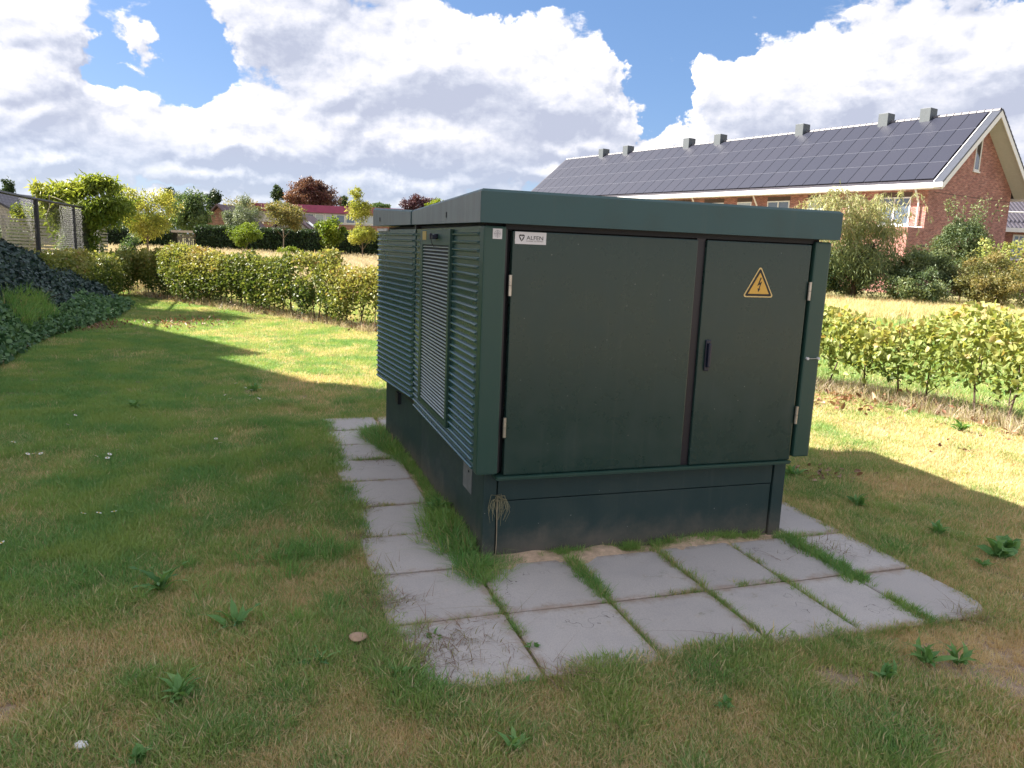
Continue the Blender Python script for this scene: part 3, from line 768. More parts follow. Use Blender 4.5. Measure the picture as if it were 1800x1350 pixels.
def tree(name, label, cat, x, y, rx, z0, z1, mat, n=5000, leaf=0.16, clumps=40, cr=0.30, base=None, tr=0.06, ry=None, barkm=None,
         group=None, tintf=None, up=0.4, droop=0.2, hollow=0.5, aspect=0.5, flatb=0.0, extra=None):
    root = empty(name, (x, y, 0)); tag(root, label, cat, group)
    c = (0, 0, (z0 + z1) / 2); r = (rx, ry or rx, (z1 - z0) / 2)
    leaf *= 0.8; n = int(n * 1.4); clumps = int(clumps * 1.3)
    P, idx, cc = crown_pts(c, r, n, clumps, cr, hollow, flatb)
    if extra is not None:
        for (dx, dy, dz, ex, ez, m_) in extra:
            Q, i2, _ = crown_pts((dx, dy, dz), (ex, ex, ez), m_, max(18, clumps), cr, hollow); P = np.concatenate([P, Q]); idx = np.concatenate([idx, i2])
    off = x * 1.7 + y; lo = 1.1 / max(r[0], .4)   # push the outline in and out so no crown is a ball
    for ax, (i_, j_) in enumerate(((1, 2), (0, 2), (0, 1))):
        P[:, ax] += r[ax] * 0.62 * (fbm(P[:, i_] + P[:, ax] * .5, P[:, j_] + P[:, ax] * .3, lo, off + ax * 7, 3) - .5)
    ct = rng.random(200)
    tint = 0.55 * ct[idx % 200] + 0.45 * rng.random(len(P))
    if tintf is not None: tint = tintf(P, tint)
    leaves('foliage', P, leaf, mat, root, tint, up=up, droop=droop, aspect=aspect)
    trunk(0, 0, 0, (z0 + z1) / 2 + (z1 - z0) * 0.15, tr, rx * 0.8, root, barkm or M_BARK)
    return root

LM = {}
LM['yellow'] = leafmat('leaf_yellow_green', stops((0.16, 0.21, 0.04), (0.34, 0.36, 0.08), (0.50, 0.46, 0.14)), 0.5)
LM['green'] = leafmat('leaf_mid_green', stops((0.04, 0.085, 0.035), (0.09, 0.15, 0.055), (0.20, 0.25, 0.10)), 0.35)
LM['dark'] = leafmat('leaf_dark_green', stops((0.018, 0.040, 0.018), (0.04, 0.075, 0.03), (0.08, 0.12, 0.04)), 0.22)
LM['pale'] = leafmat('leaf_silver_willow', stops((0.10, 0.14, 0.09), (0.20, 0.25, 0.17), (0.32, 0.36, 0.26)), 0.3)
LM['copper'] = leafmat('leaf_copper', stops((0.08, 0.045, 0.045), (0.17, 0.09, 0.07), (0.30, 0.17, 0.12)), 0.3)
LM['purple'] = leafmat('leaf_purple', stops((0.030, 0.014, 0.024), (0.07, 0.03, 0.045), (0.16, 0.07, 0.08)), 0.2)
LM['autumn'] = leafmat('leaf_olive_autumn', stops((0.09, 0.11, 0.045), (0.20, 0.20, 0.08), (0.38, 0.29, 0.12)), 0.4)
LM['lime'] = leafmat('leaf_lime', stops((0.08, 0.14, 0.02), (0.18, 0.25, 0.03), (0.36, 0.36, 0.05)), 0.45)
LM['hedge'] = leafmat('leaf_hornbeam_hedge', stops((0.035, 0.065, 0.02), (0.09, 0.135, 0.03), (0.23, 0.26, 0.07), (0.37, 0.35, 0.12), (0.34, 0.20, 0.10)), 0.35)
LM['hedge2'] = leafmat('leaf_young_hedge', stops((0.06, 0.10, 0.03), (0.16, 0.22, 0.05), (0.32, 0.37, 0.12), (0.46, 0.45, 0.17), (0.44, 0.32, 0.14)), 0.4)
LM['ivyd'] = leafmat('leaf_ivy_dark', stops((0.016, 0.038, 0.038), (0.034, 0.066, 0.062), (0.075, 0.12, 0.105)), 0.06, 0.42)
LM['ivyg'] = leafmat('leaf_ivy_green', stops((0.045, 0.11, 0.05), (0.09, 0.19, 0.075), (0.16, 0.27, 0.11)), 0.15, 0.5)
LM['wist'] = leafmat('leaf_wisteria', stops((0.03, 0.075, 0.02), (0.10, 0.17, 0.035), (0.27, 0.33, 0.06), (0.44, 0.40, 0.10)), 0.4)
LM['willow'] = leafmat('leaf_willow', stops((0.09, 0.15, 0.07), (0.20, 0.27, 0.13), (0.37, 0.41, 0.22), (0.55, 0.52, 0.32)), 0.4)
LM['shrub'] = leafmat('leaf_grey_green_shrub', stops((0.05, 0.09, 0.045), (0.13, 0.18, 0.085), (0.28, 0.32, 0.16)), 0.3)
LM['weed'] = leafmat('leaf_weed', stops((0.09, 0.21, 0.07), (0.14, 0.30, 0.09), (0.22, 0.38, 0.12)), 0.3)
LM['dead'] = leafmat('leaf_dead_brown', stops((0.14, 0.075, 0.05), (0.26, 0.13, 0.08), (0.42, 0.26, 0.16)), 0.15)

def leaf_variants(mat, n=5, L=1.0, asp=0.55):
    out = []
    for k in range(n):
        w = asp * .5 * random.uniform(.8, 1.2); c = random.uniform(-.25, .05)
        V = [(0, 0, 0), (.28, -w * .8, .10), (.28, 0, .02), (.28, w * .8, .10), (.65, -w * .75, .06 + c * .4), (.65, 0, c * .4), (.65, w * .75, .06 + c * .4), (1, 0, c)]
        F = [[0, 2, 1], [0, 3, 2], [1, 2, 5, 4], [2, 3, 6, 5], [4, 5, 7], [5, 6, 7]]
        m = D.meshes.new('leaf'); m.from_pydata(V, [], F); m.update()
        a = m.attributes.new('tint', 'FLOAT', 'FACE'); a.data.foreach_set('value', [(k + .5) / n] * len(F)); m.materials.append(mat); out.append(m)
    return out
def leaf_parts(parent, P, size, mat, flat=.5, name='leaf', asp=.55):
    """leaves big enough to pick out: one object each, sharing a few meshes"""
    ms = leaf_variants(mat, 5, 1.0, asp)
    for p in P:
        s_ = size * random.uniform(.75, 1.3)
        inst(name, random.choice(ms), parent, tuple(p), (random.gauss(0, flat), random.gauss(.15, flat), random.uniform(0, 6.28)), (s_, s_, s_))

# ---------------------------------------------------------------- hedges
def poly_sample(pts, n):
    pts = np.array(pts, float); seg = np.diff(pts, axis=0); L = np.linalg.norm(seg, axis=1); cum = np.concatenate([[0], np.cumsum(L)])
    t = rng.uniform(0, cum[-1], n); i = np.clip(np.searchsorted(cum, t) - 1, 0, len(L) - 1)
    f = (t - cum[i]) / L[i]; p = pts[i] + seg[i] * f[:, None]; d = seg[i] / L[i][:, None]
    return p, np.stack([-d[:, 1], d[:, 0]], 1), t

def hedge(label, pts, h, w, n, leaf, mat, stem_step=0.35, sparse=0.0, zlow=0.12, seed=0, gapf=0.35, detailed=False, name='hedge', group=None, topn=0.12):
    c = np.mean(np.array(pts), axis=0); root = empty(name, (c[0], c[1], 0)); tag(root, label, 'hedge', group)
    p, nn, t = poly_sample(pts, n * 2)
    hh = h * (1 + topn * (2 * vnoise(t, t * 0 + seed, 1.1) - 1) + 0.08 * (2 * vnoise(t, t * 0 + seed, 4.0) - 1))
    ww = w * (0.75 + 0.5 * vnoise(t, t * 0 + 9 + seed, 0.9))
    z = rng.random(n * 2) ** (0.75); side = np.sign(rng.random(n * 2) - 0.5) * rng.random(n * 2) ** 0.35
    off = side * ww / 2 * (0.65 + 0.35 * np.sin(np.clip(z, 0, 1) * 3.0)) * np.where(z > 0.93, 0.7, 1)
    zz = zlow + (hh - zlow) * z
    # holes: skip clumps
    keep = (fbm(t, zz * 1.3 + side * 0.7 + seed, 2.3, seed) > (0.30 + sparse + gapf * np.clip(0.35 - z, 0, 1)))
    p, nn, t, z, off, zz = (a[keep][:n] for a in (p, nn, t, z, off, zz))
    P = np.concatenate([p + nn * off[:, None], zz[:, None]], 1) + rng.normal(0, leaf * 0.35, (len(p), 3))
    P[:, :2] -= c
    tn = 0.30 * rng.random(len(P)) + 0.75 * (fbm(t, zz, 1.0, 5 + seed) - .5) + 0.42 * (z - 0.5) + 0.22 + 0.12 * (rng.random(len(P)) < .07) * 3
    leaves('foliage', P, leaf, mat, root, tn, up=0.25, aspect=0.62, detailed=detailed)
    # stems, a few of them forked
    r_ = random.Random(seed + 3); pa = np.array(pts, float); m = MB()
    seg = np.diff(pa, axis=0); L = np.linalg.norm(seg, axis=1)
    for i in range(len(L)):
        k = int(L[i] / stem_step)
        for j in range(k):
            q = pa[i] + seg[i] * (j + r_.random() * .6) / k - c; hgt = h * r_.uniform(.7, 1.04)
            a = Vector((q[0] + r_.uniform(-.06, .06), q[1] + r_.uniform(-.06, .06), 0)); b = Vector((q[0] + r_.uniform(-.16, .16), q[1] + r_.uniform(-.16, .16), hgt))
            mid = a.lerp(b, .45) + Vector((r_.uniform(-.05, .05), r_.uniform(-.05, .05), 0))
            m.tube([a, mid, b], [.013, .009, .003], 5)
            for f in range(3):
                s = a.lerp(b, r_.uniform(.2, .7)); e = s + Vector((r_.uniform(-.25, .25), r_.uniform(-.25, .25), r_.uniform(.12, .35)))
                m.tube([s, e], [.006, .002], 4)
    m.build('stems', M_BARKD, root)['kind'] = 'stuff'
    if detailed:   # the nearest, largest leaves singly
        P_ = P + rng.normal(0, .01, P.shape); q = P_ + np.array([c[0], c[1], 0]); dd = np.hypot(q[:, 0], q[:, 1]); near = np.argsort(dd)[:2400]
        leaf_parts(root, P_[rng.choice(near, 290, replace=False)], leaf * 1.15, mat, .7)
    # dead leaves and litter in the foot
    nd = int(n * 0.022); p, nn, t = poly_sample(pts, nd)
    P = np.concatenate([p + nn * (rng.normal(0, .22, nd))[:, None], (np.abs(rng.normal(0, .07, nd)) + .01)[:, None]], 1); P[:, :2] -= c
    leaves('dead_leaves', P, leaf * 0.9, LM['dead'], root, up=0.5)
    return root

HL = [(-9.5, 19.4), (-7.3, 17.4), (-5.1, 15.7), (-3.3, 14.2), (-2.3, 13.2), (-0.6, 12.3)]
HR = [(0.9, 11.4), (2.6, 10.1), (3.8, 9.1), (4.5, 8.2), (5.0, 7.1), (5.5, 5.6)]
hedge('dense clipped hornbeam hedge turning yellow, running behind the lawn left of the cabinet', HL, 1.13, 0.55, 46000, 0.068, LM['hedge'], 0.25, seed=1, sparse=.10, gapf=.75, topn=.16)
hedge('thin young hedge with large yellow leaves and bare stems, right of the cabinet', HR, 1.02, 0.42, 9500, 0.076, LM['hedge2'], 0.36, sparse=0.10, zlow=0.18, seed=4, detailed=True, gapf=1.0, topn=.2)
hedge('low yellow-topped hedge stretch between the ivy bank and the wire fence', [(-8.3, 13.2), (-9.0, 16.0), (-9.7, 19.3)], 1.08, 0.6, 16000, 0.072, LM['hedge'], 0.4, seed=8)

# ---------------------------------------------------------------- scattered blades through geometry nodes
def blade_variants(tag_, n, spread, h, w, mat, count=6, lean=0.5, curl=0.5, seedhead=False, seg=2):
    col = D.collections.new(tag_)
    for k in range(count):
        g = np.random.default_rng(100 + k + len(tag_))
        V = []; F = []; T_ = []
        for i in range(n):
            a = g.uniform(0, 2 * math.pi); r = spread * math.sqrt(g.random()); bx, by = r * math.cos(a), r * math.sin(a)
            hh = h * g.uniform(0.45, 1.15); ww = w * g.uniform(0.6, 1.2)
            la = g.uniform(0, 2 * math.pi) if g.random() < .6 else a + g.normal(0, .4)
            ln = lean * abs(g.normal(0, 1)); dx, dy = math.cos(la), math.sin(la)
            fa = g.uniform(0, math.pi); sx_, sy_ = math.cos(fa) * ww / 2, math.sin(fa) * ww / 2
            o = len(V); tt = g.random()
            for s in range(seg + 1):
                f = s / seg; zz = hh * (f - curl * 0.25 * f * f * min(ln, 1.5)); ox = hh * ln * f ** 1.6
                kk = 1 - 0.25 * f
                if s < seg:
                    V += [(bx + dx * ox - sx_ * kk, by + dy * ox - sy_ * kk, zz), (bx + dx * ox + sx_ * kk, by + dy * ox + sy_ * kk, zz)]
                else: V.append((bx + dx * ox, by + dy * ox, max(zz, 0.002)))
            for s in range(seg - 1):
                b = o + 2 * s; F += [[b, b + 1, b + 3], [b, b + 3, b + 2]]; T_ += [tt, tt]
            b = o + 2 * (seg - 1); F.append([b, b + 1, b + 2]); T_.append(tt)
            if seedhead and g.random() < 0.5:
                tx, ty, tz = V[-1]; o = len(V); q = 0.012
                V += [(tx - q * .5, ty, tz - .07), (tx + q * .5, ty, tz - .07), (tx + dx * .03, ty + dy * .03, tz + .05), (tx, ty - q * .5, tz - .03), (tx, ty + q * .5, tz - .03)]
                F += [[o, o + 1, o + 2], [o + 3, o + 4, o + 2]]; T_ += [0.0, 0.0]
        me = npmesh(tag_, np.array(V), np.array(F), mat, np.array(T_))
        ob = D.objects.new('%s_variant' % tag_, me); col.objects.link(ob)
    return col

_gn = {}
def scatter_group(col):
    if col.name in _gn: return _gn[col.name]
    g = D.node_groups.new('scatter_' + col.name, 'GeometryNodeTree')
    g.interface.new_socket('Geometry', in_out='INPUT', socket_type='NodeSocketGeometry')
    g.interface.new_socket('Geometry', in_out='OUTPUT', socket_type='NodeSocketGeometry')
    N = g.nodes; gi = N.new('NodeGroupInput'); go = N.new('NodeGroupOutput')
    ci = N.new('GeometryNodeCollectionInfo'); ci.inputs['Collection'].default_value = col
    ci.inputs['Separate Children'].default_value = True; ci.inputs['Reset Children'].default_value = True
    ip = N.new('GeometryNodeInstanceOnPoints'); ip.inputs['Pick Instance'].default_value = True
    def na(name, t):
        a = N.new('GeometryNodeInputNamedAttribute'); a.data_type = t; a.inputs['Name'].default_value = name; return a.outputs[0]
    L = g.links
    L.new(gi.outputs[0], ip.inputs['Points']); L.new(ci.outputs[0], ip.inputs['Instance'])
    L.new(na('idx', 'INT'), ip.inputs['Instance Index']); L.new(na('rot', 'FLOAT_VECTOR'), ip.inputs['Rotation'])
    L.new(na('scl', 'FLOAT_VECTOR'), ip.inputs['Scale']); L.new(ip.outputs[0], go.inputs[0])
    _gn[col.name] = g; return g

def scatter(name, P, scl, dry, col, rot=None, parent=None, mat=None):
    N = len(P); m = D.meshes.new(name); m.vertices.add(N); m.vertices.foreach_set('co', P.astype(np.float32).ravel())
    if rot is None: rot = np.stack([rng.normal(0, .08, N), rng.normal(0, .08, N), rng.uniform(0, 6.28, N)], 1)
    if np.ndim(scl) == 1: scl = np.stack([scl, scl, scl], 1)
    for nm, ty, key, val in (('rot', 'FLOAT_VECTOR', 'vector', rot), ('scl', 'FLOAT_VECTOR', 'vector', scl), ('dry', 'FLOAT', 'value', dry)):
        a = m.attributes.new(nm, ty, 'POINT'); a.data.foreach_set(key, np.ascontiguousarray(val, dtype=np.float32).ravel())
    a = m.attributes.new('idx', 'INT', 'POINT'); a.data.foreach_set('value', rng.integers(0, 64, N).astype(np.int32))
    if mat: m.materials.append(mat)
    o = inst(name, m, parent); o['kind'] = 'stuff'
    md = o.modifiers.new('scatter', 'NODES'); md.node_group = scatter_group(col)
    return o

C_LAWN = blade_variants('lawn_tuft', 30, 0.048, 0.034, 0.0038, M_GRASS, 8, lean=0.75)
C_FAR = blade_variants('lawn_patch', 60, 0.12, 0.042, 0.0075, M_GRASS, 6, lean=0.7, seg=1)
C_LUSH = blade_variants('lush_tuft', 40, 0.05, 0.12, 0.0036, M_LUSH, 6, lean=0.85, seg=3, curl=1.0)
C_SHORT = blade_variants('crack_tuft', 16, 0.018, 0.045, 0.0024, M_LUSH, 6, lean=0.7, seg=2)
C_TALL = blade_variants('meadow_tuft', 30, 0.16, 0.62, 0.008, M_MEADOW, 6, lean=0.25, seg=2, seedhead=True)
C_TWIG = blade_variants('twig_tuft', 6, 0.05, 0.10, 0.0020, M_TWIG, 6, lean=1.1, seg=2)
C_FIELD = blade_variants('field_tuft', 40, 0.15, 0.24, 0.008, M_GRASS, 6, lean=0.7, seg=2)
C_ROUGH = blade_variants('rough_tuft', 40, 0.15, 0.24, 0.008, M_MEADOW, 6, lean=0.7, seg=2)

def paved(u, v, g=0.0):
    """true where slabs or the cabinet cover the ground"""
    a = (u > -0.49 + g) & (u < 2.19 - g) & (v > -1.01 + g) & (v < 0.0)
    b = (u > -0.49 + g) & (u < 0.07) & (v >= 0.0) & (v < 3.27 - g)
    c = (u > 0.05) & (u < 1.86) & (v >= -0.02) & (v < 2.6)
    d = (u > 1.8) & (u < 2.19 - g) & (v >= 0.0) & (v < 2.52)
    e = (u > -0.1) & (u < 2.0) & (v > 2.5) & (v < 3.32 - g)
    # rounded outer corners
    r1 = (u < -0.36) & (v < -0.88) & (((u + 0.36) ** 2 + (v + 0.88) ** 2) > 0.13 ** 2)
    r2 = (u > 2.03) & (v < -0.85) & (((u - 2.03) ** 2 + (v + 0.85) ** 2) > 0.16 ** 2)
    return (a | b | c | d | e) & ~r1 & ~r2

def hedge_side(x, y):
    """> 0 on the lawn side of the hedge line"""
    pts = np.array(HL + HR + [(6.0, 3.0), (6.5, -3)]); best = np.full(len(x), 1e9); sg = np.zeros(len(x))
    for a, b in zip(pts[:-1], pts[1:]):
        d = b - a; L = np.linalg.norm(d); t = np.clip(((x - a[0]) * d[0] + (y - a[1]) * d[1]) / L ** 2, 0, 1)
        px = a[0] + t * d[0]; py = a[1] + t * d[1]; ds = np.hypot(x - px, y - py)
        cr = d[0] * (y - a[1]) - d[1] * (x - a[0]); upd = ds < best
        best = np.where(upd, ds, best); sg = np.where(upd, -np.sign(cr) * ds, sg)
    return sg

def dryness(x, y):
    u, v = w2uv(x, y)
    base = 0.16 + 1.15 * (fbm(x, y, 1.3, 2, 3) - 0.45) + 0.95 * (fbm(x, y, 4.5, 9, 3) - 0.5)
    base = base + 0.20 * np.clip((1.3 - v) / 1.8, 0, 1) + 0.20 * np.clip((-0.9 - v) / .4, 0, 1)                       # trampled foreground
    base = base + 0.34 * np.clip((u - 0.9) / 1.2, 0, 1)                        # parched right-hand side
    base = base - 0.24 * np.clip((-u - 0.9) / 1.0, 0, 1) * np.clip((v + 0.6) / 1.2, 0, 1)
    base = base + 0.10 * np.clip((v - 6) / 3, 0, 1)
    return base

def build_lawn():
    # near sward
    N = 205000
    r = 1.5 + 6.0 * rng.random(N) ** 0.85; th = rng.uniform(-1.25, 1.05, N)
    x = r * np.sin(th) * 1.02; y = r * np.cos(th)
    keep = (y > 0.6) & (rng.random(N) < np.clip(1.35 - r / 8.5, 0.25, 1))
    x, y = x[keep], y[keep]; u, v = w2uv(x, y)
    edge = 0.02 + 0.07 * (fbm(x, y, 7, 1) - 0.45)
    ok = ~paved(u, v, edge) & (hedge_side(x, y) > 0.12)
    bare = fbm(x, y, 2.1, 21, 4)
    dr = dryness(x, y)
    ok &= (rng.random(len(x)) < np.clip(1 - .55 * np.clip((u - .6) / 1.0, 0, 1) * np.clip((-.95 - v) / .3, 0, 1) * (fbm(x, y, 3.3, 44) > .42), 0, 1))
    ok &= (rng.random(len(x)) < np.clip(1.45 - 1.25 * np.clip(bare - 0.42, 0, 1) * 4 * np.clip(dr + .15, 0, 1), 0.12, 1))
    x, y, dr = x[ok], y[ok], dr[ok]
    lush = np.clip(0.62 - dr, 0, 0.6) * 1.3
    sc = (0.72 + lush + 0.55 * (fbm(x, y, 3.0, 31) - .4)) * rng.uniform(.75, 1.3, len(x))
    scatter('lawn_grass', np.stack([x, y, np.zeros_like(x) - 0.002], 1), np.clip(sc, .4, 1.9), dr + rng.normal(0, .08, len(x)), C_LAWN)
    N = 26000; x = rng.uniform(-7, 4.5, N); y = rng.uniform(1.3, 12, N); u, v = w2uv(x, y); dr = dryness(x, y)
    ok = ~paved(u, v, 0.0) & (hedge_side(x, y) > .3) & (fbm(x, y, 2.2, 17, 3) > .47) & (dr < .34) & (np.abs(x) < .8 * y + .6)
    x, y, dr = x[ok], y[ok], dr[ok]; sc = rng.uniform(.35, .8, len(x))
    scatter('lawn_tufts', np.stack([x, y, np.zeros_like(x)], 1), np.stack([sc * 1.2, sc * 1.2, sc * .62], 1), dr - .1, C_LUSH)
    # middle distance
    N = 90000; r = 5.0 + 17.0 * rng.random(N) ** 0.8; th = rng.uniform(-1.1, 0.95, N); x = r * np.sin(th); y = r * np.cos(th)
    u, v = w2uv(x, y); ok = ~paved(u, v, 0.08) & (hedge_side(x, y) > 0.2)
    x, y = x[ok], y[ok]; dr = dryness(x, y)
    scatter('lawn_grass', np.stack([x, y, np.zeros_like(x)], 1), rng.uniform(.55, 1.15, len(x)), dr + rng.normal(0, .1, len(x)), C_FAR)
    # beyond the thin hedge: fresher lawn, then rough straw
    N = 26000; y = rng.uniform(5, 27, N); x = rng.uniform(1, 20, N); ok = (hedge_side(x, y) < -0.1) & (x < 0.85 * y + 1.5)
    x, y = x[ok], y[ok]; dr = 0.12 + 0.5 * (fbm(x, y, .8, 3) - .4)
    scatter('field_grass', np.stack([x, y, np.zeros_like(x)], 1), rng.uniform(.9, 2.0, len(x)), dr, C_FAR)
    N = 4200; y = rng.uniform(19.5, 30, N); x = rng.uniform(7, 21, N); w_ = np.clip((y - 20.5) / 3, 0, 1); ok = rng.random(N) < w_
    x, y = x[ok], y[ok]; scatter('rough_grass', np.stack([x, y, np.zeros_like(x)], 1), rng.uniform(.7, 1.6, len(x)), rng.uniform(.35, 1.3, len(x)), C_FIELD)
    # meadow beyond the dense hedge
    N = 15000; y = 20 + 31 * rng.random(N) ** 0.9; x = rng.uniform(-0.62, 0.16, N) * y; ok = hedge_side(x, y) < -0.8
    x, y = x[ok], y[ok]
    nearness = np.clip((x + 8) / 6, 0, 1) * np.clip((36 - y) / 14, 0, 1)
    dr = 1.1 - 1.1 * nearness + rng.normal(0, .12, len(x)) + 0.4 * (fbm(x, y, .3, 2) - .5)
    sc = rng.uniform(.7, 1.15, len(x)) * (1 - .55 * nearness)
    scatter('meadow_grass', np.stack([x, y, np.zeros_like(x)], 1), np.stack([sc * 1.5, sc * 1.5, sc], 1), dr, C_TALL)
    N = 9000; y = rng.uniform(15, 40, N); x = rng.uniform(-0.5, 0.1, N) * y; ok = hedge_side(x, y) < -0.4
    scatter('meadow_undergrowth', np.stack([x[ok], y[ok], np.zeros(ok.sum())], 1), rng.uniform(1.5, 3, ok.sum()), rng.uniform(.1, .7, ok.sum()), C_FAR)

    # straw and dead stalks in the foot of the thin hedge and under the dense one
    for pts, n_, sc0 in ((HR, 260, .7), (HL, 300, .6)):
        p, nn_, t_ = poly_sample(pts, n_); p = p + nn_ * rng.normal(0, .16, n_)[:, None]
        scatter('dead_stalks', np.concatenate([p, np.zeros((n_, 1))], 1), rng.uniform(.5, 1.3, n_) * sc0, rng.uniform(.6, 1.2, n_), C_ROUGH)
        scatter('dead_stalks', np.concatenate([p, np.zeros((n_, 1))], 1), rng.uniform(1.5, 3.5, n_), rng.random(n_), C_TWIG)
    # lush fringe along the cabinet's louvred flank
    P = []; S = []
    def add(u, v, s, z=0.0):
        w = uv2w(u, v); P.append((w[0], w[1], z)); S.append(s)
    for k in range(520):
        v = rng.uniform(-0.05, 2.75); wd = 0.045 + 0.025 * math.sin(v * 2.6 + 1)
        add(0.045 - abs(rng.normal(0, wd)) - .1 * max(0, v - 1.62), v, rng.uniform(.6, 1.35) * (1.0 + 0.45 * math.sin(v * 3.1 + .4)))
    for k in range(60): add(0.02 + rng.normal(0, .055), -0.10 + rng.normal(0, .075), rng.uniform(.6, 1.25))
    for k in range(16): add(0.17 + rng.normal(0, .05), 0.02 + rng.normal(0, .03), rng.uniform(.4, .8))
    for (uc, n, s) in ((0.50, 36, 0.9), (0.85, 22, 0.9), (0.68, 16, .6), (1.05, 18, 1.0), (1.32, 34, 1.15), (1.42, 24, 1.1), (1.60, 22, .9)):
        for k in range(n): add(uc + rng.normal(0, .06), 0.055 + rng.normal(0, .018), rng.uniform(.35, .9) * s, .01)
    P = np.array(P); S = np.array(S)
    scatter('grass_fringe', P, np.stack([S * .72, S * .72, S * .62], 1), rng.normal(.08, .12, len(P)), C_LUSH)
    # grass in the joints
    P = []; S = []; Dr = []
    def line(u0, v0, u1, v1, n, s, j=.010, dr=0.15):
        for k in range(n):
            t = rng.random(); w = uv2w(u0 + (u1 - u0) * t + rng.normal(0, j), v0 + (v1 - v0) * t + rng.normal(0, j))
            P.append((w[0], w[1], .008)); S.append(s * rng.uniform(.5, 1.3)); Dr.append(dr + rng.normal(0, .15))
    line(0.49, -0.02, 0.49, -0.52, 130, 1.15, .016); line(0.49, -0.5, 0.49, -1.03, 110, .7, .008, .3)
    line(0.99, 0.0, 0.99, -0.48, 80, .95, .012, .3); line(0.99, -0.52, 0.99, -1.04, 110, .75, .009, .25)
    line(1.42, -0.05, 1.42, -0.45, 50, .8, .010, .4); line(1.42, -0.45, 1.42, -1.0, 120, .8, .012, .25)
    line(1.79, 0.02, 1.79, -0.60, 300, 1.2, .026, .0); line(1.79, -0.75, 1.79, -1.02, 90, .95, .018, .1)
    line(0.0, -0.30, 0.0, -0.72, 80, .9, .012, .2); line(0.0, -0.72, 0.0, -1.02, 34, .6, .008, .5)
    line(0.7, -0.512, 0.99, -0.512, 40, .75, .008, .4); line(1.15, -0.50, 1.42, -0.50, 36, .7, .010, .15)
    line(-0.45, -0.52, 0.0, -0.52, 40, .6, .008, .4); line(1.8, -0.01, 2.1, -0.01, 30, .7, .02, .2)
    for v in (0.457, 0.948, 1.437, 1.918, 2.85): line(-0.48, v, -0.22, v, 26, .7, .010, .45)
    line(-0.35, 1.918, -0.1, 1.918, 60, .95, .014, .25); line(-0.5, -0.03, -0.2, -0.03, 10, .4, .006, .5)
    for u0, v0, u1, v1 in ((-0.5, 3.3, -0.5, -0.9), (-0.4, -1.03, 2.1, -1.03), (2.2, -0.9, 2.2, 2.5)): line(u0, v0, u1, v1, 420, .8, .022, .45)
    P = np.array(P); scatter('joint_grass', P, np.array(S), np.array(Dr), C_SHORT)
    # taller clumps in the sward, hand placed after the photograph: (x, y, count, spread, size, dryness)
    P = []; S = []; Dr = []
    for (u, v, n, sp, s, d_) in ((-0.78, 0.30, 60, .10, .85, .05), (-0.80, 0.38, 22, .09, .7, .55), (-0.86, 1.35, 34, .12, .7, .1), (-0.78, 2.3, 40, .09, .7, .05),
                                 (-0.80, 2.8, 36, .08, .7, .0), (-1.7, 0.1, 60, .16, .6, .1), (-1.15, 0.05, 46, .15, .6, .1), (-0.78, -0.45, 70, .14, .62, .12), (-0.55, -0.6, 46, .10, .6, .15),
                                 (-1.9, 1.2, 60, .2, .6, .05), (-2.1, 2.0, 60, .25, .55, .05), (-1.5, 2.6, 50, .25, .55, .05), (-2.4, 3.6, 50, .3, .55, .05), (-1.05, 1.9, 30, .12, .6, .1),
                                 (-2.1, .2, 40, .15, .6, .05), (-1.4, .95, 30, .10, .55, .8), (-1.6, 1.45, 30, .10, .5, .8), (-0.95, 0.75, 24, .08, .5, .9), (2.75, .5, 24, .12, .5, .3), (2.6, -.3, 24, .10, .5, .3), (1.15, -1.12, 18, .05, .55, .3), (0.15, -1.12, 14, .05, .55, .3)):
        for k in range(n):
            w = uv2w(u + rng.normal(0, sp), v + rng.normal(0, sp)); P.append((w[0], w[1], 0)); S.append(s * rng.uniform(.55, 1.2)); Dr.append(d_ + rng.normal(0, .1))
    P = np.array(P); scatter('grass_clumps', P, np.array(S), np.array(Dr), C_LUSH)
    # dry runners creeping over the slabs
    P = []; S = []
    for (u, v, n, sp) in ((-0.36, -0.78, 70, .11), (-0.25, -0.66, 40, .12), (-0.42, -0.30, 26, .06), (-0.45, 0.44, 22, .05), (-0.40, 0.92, 14, .05), (0.85, -1.0, 16, .06), (0.1, -1.02, 24, .07), (1.85, -0.2, 36, .09), (2.0, -1.0, 12, .05), (-.2, 1.9, 16, .06), (-.46, 0.0, 16, .05)):
        for k in range(n):
            w = uv2w(u + rng.normal(0, sp), v + rng.normal(0, sp * .8)); P.append((w[0], w[1], .020)); S.append(rng.uniform(.4, 1.1))
    P = np.array(P); scatter('dry_runners', P, np.stack([np.array(S) * 1.7, np.array(S) * 1.7, np.array(S) * .45], 1), rng.random(len(P)), C_TWIG)
build_lawn()

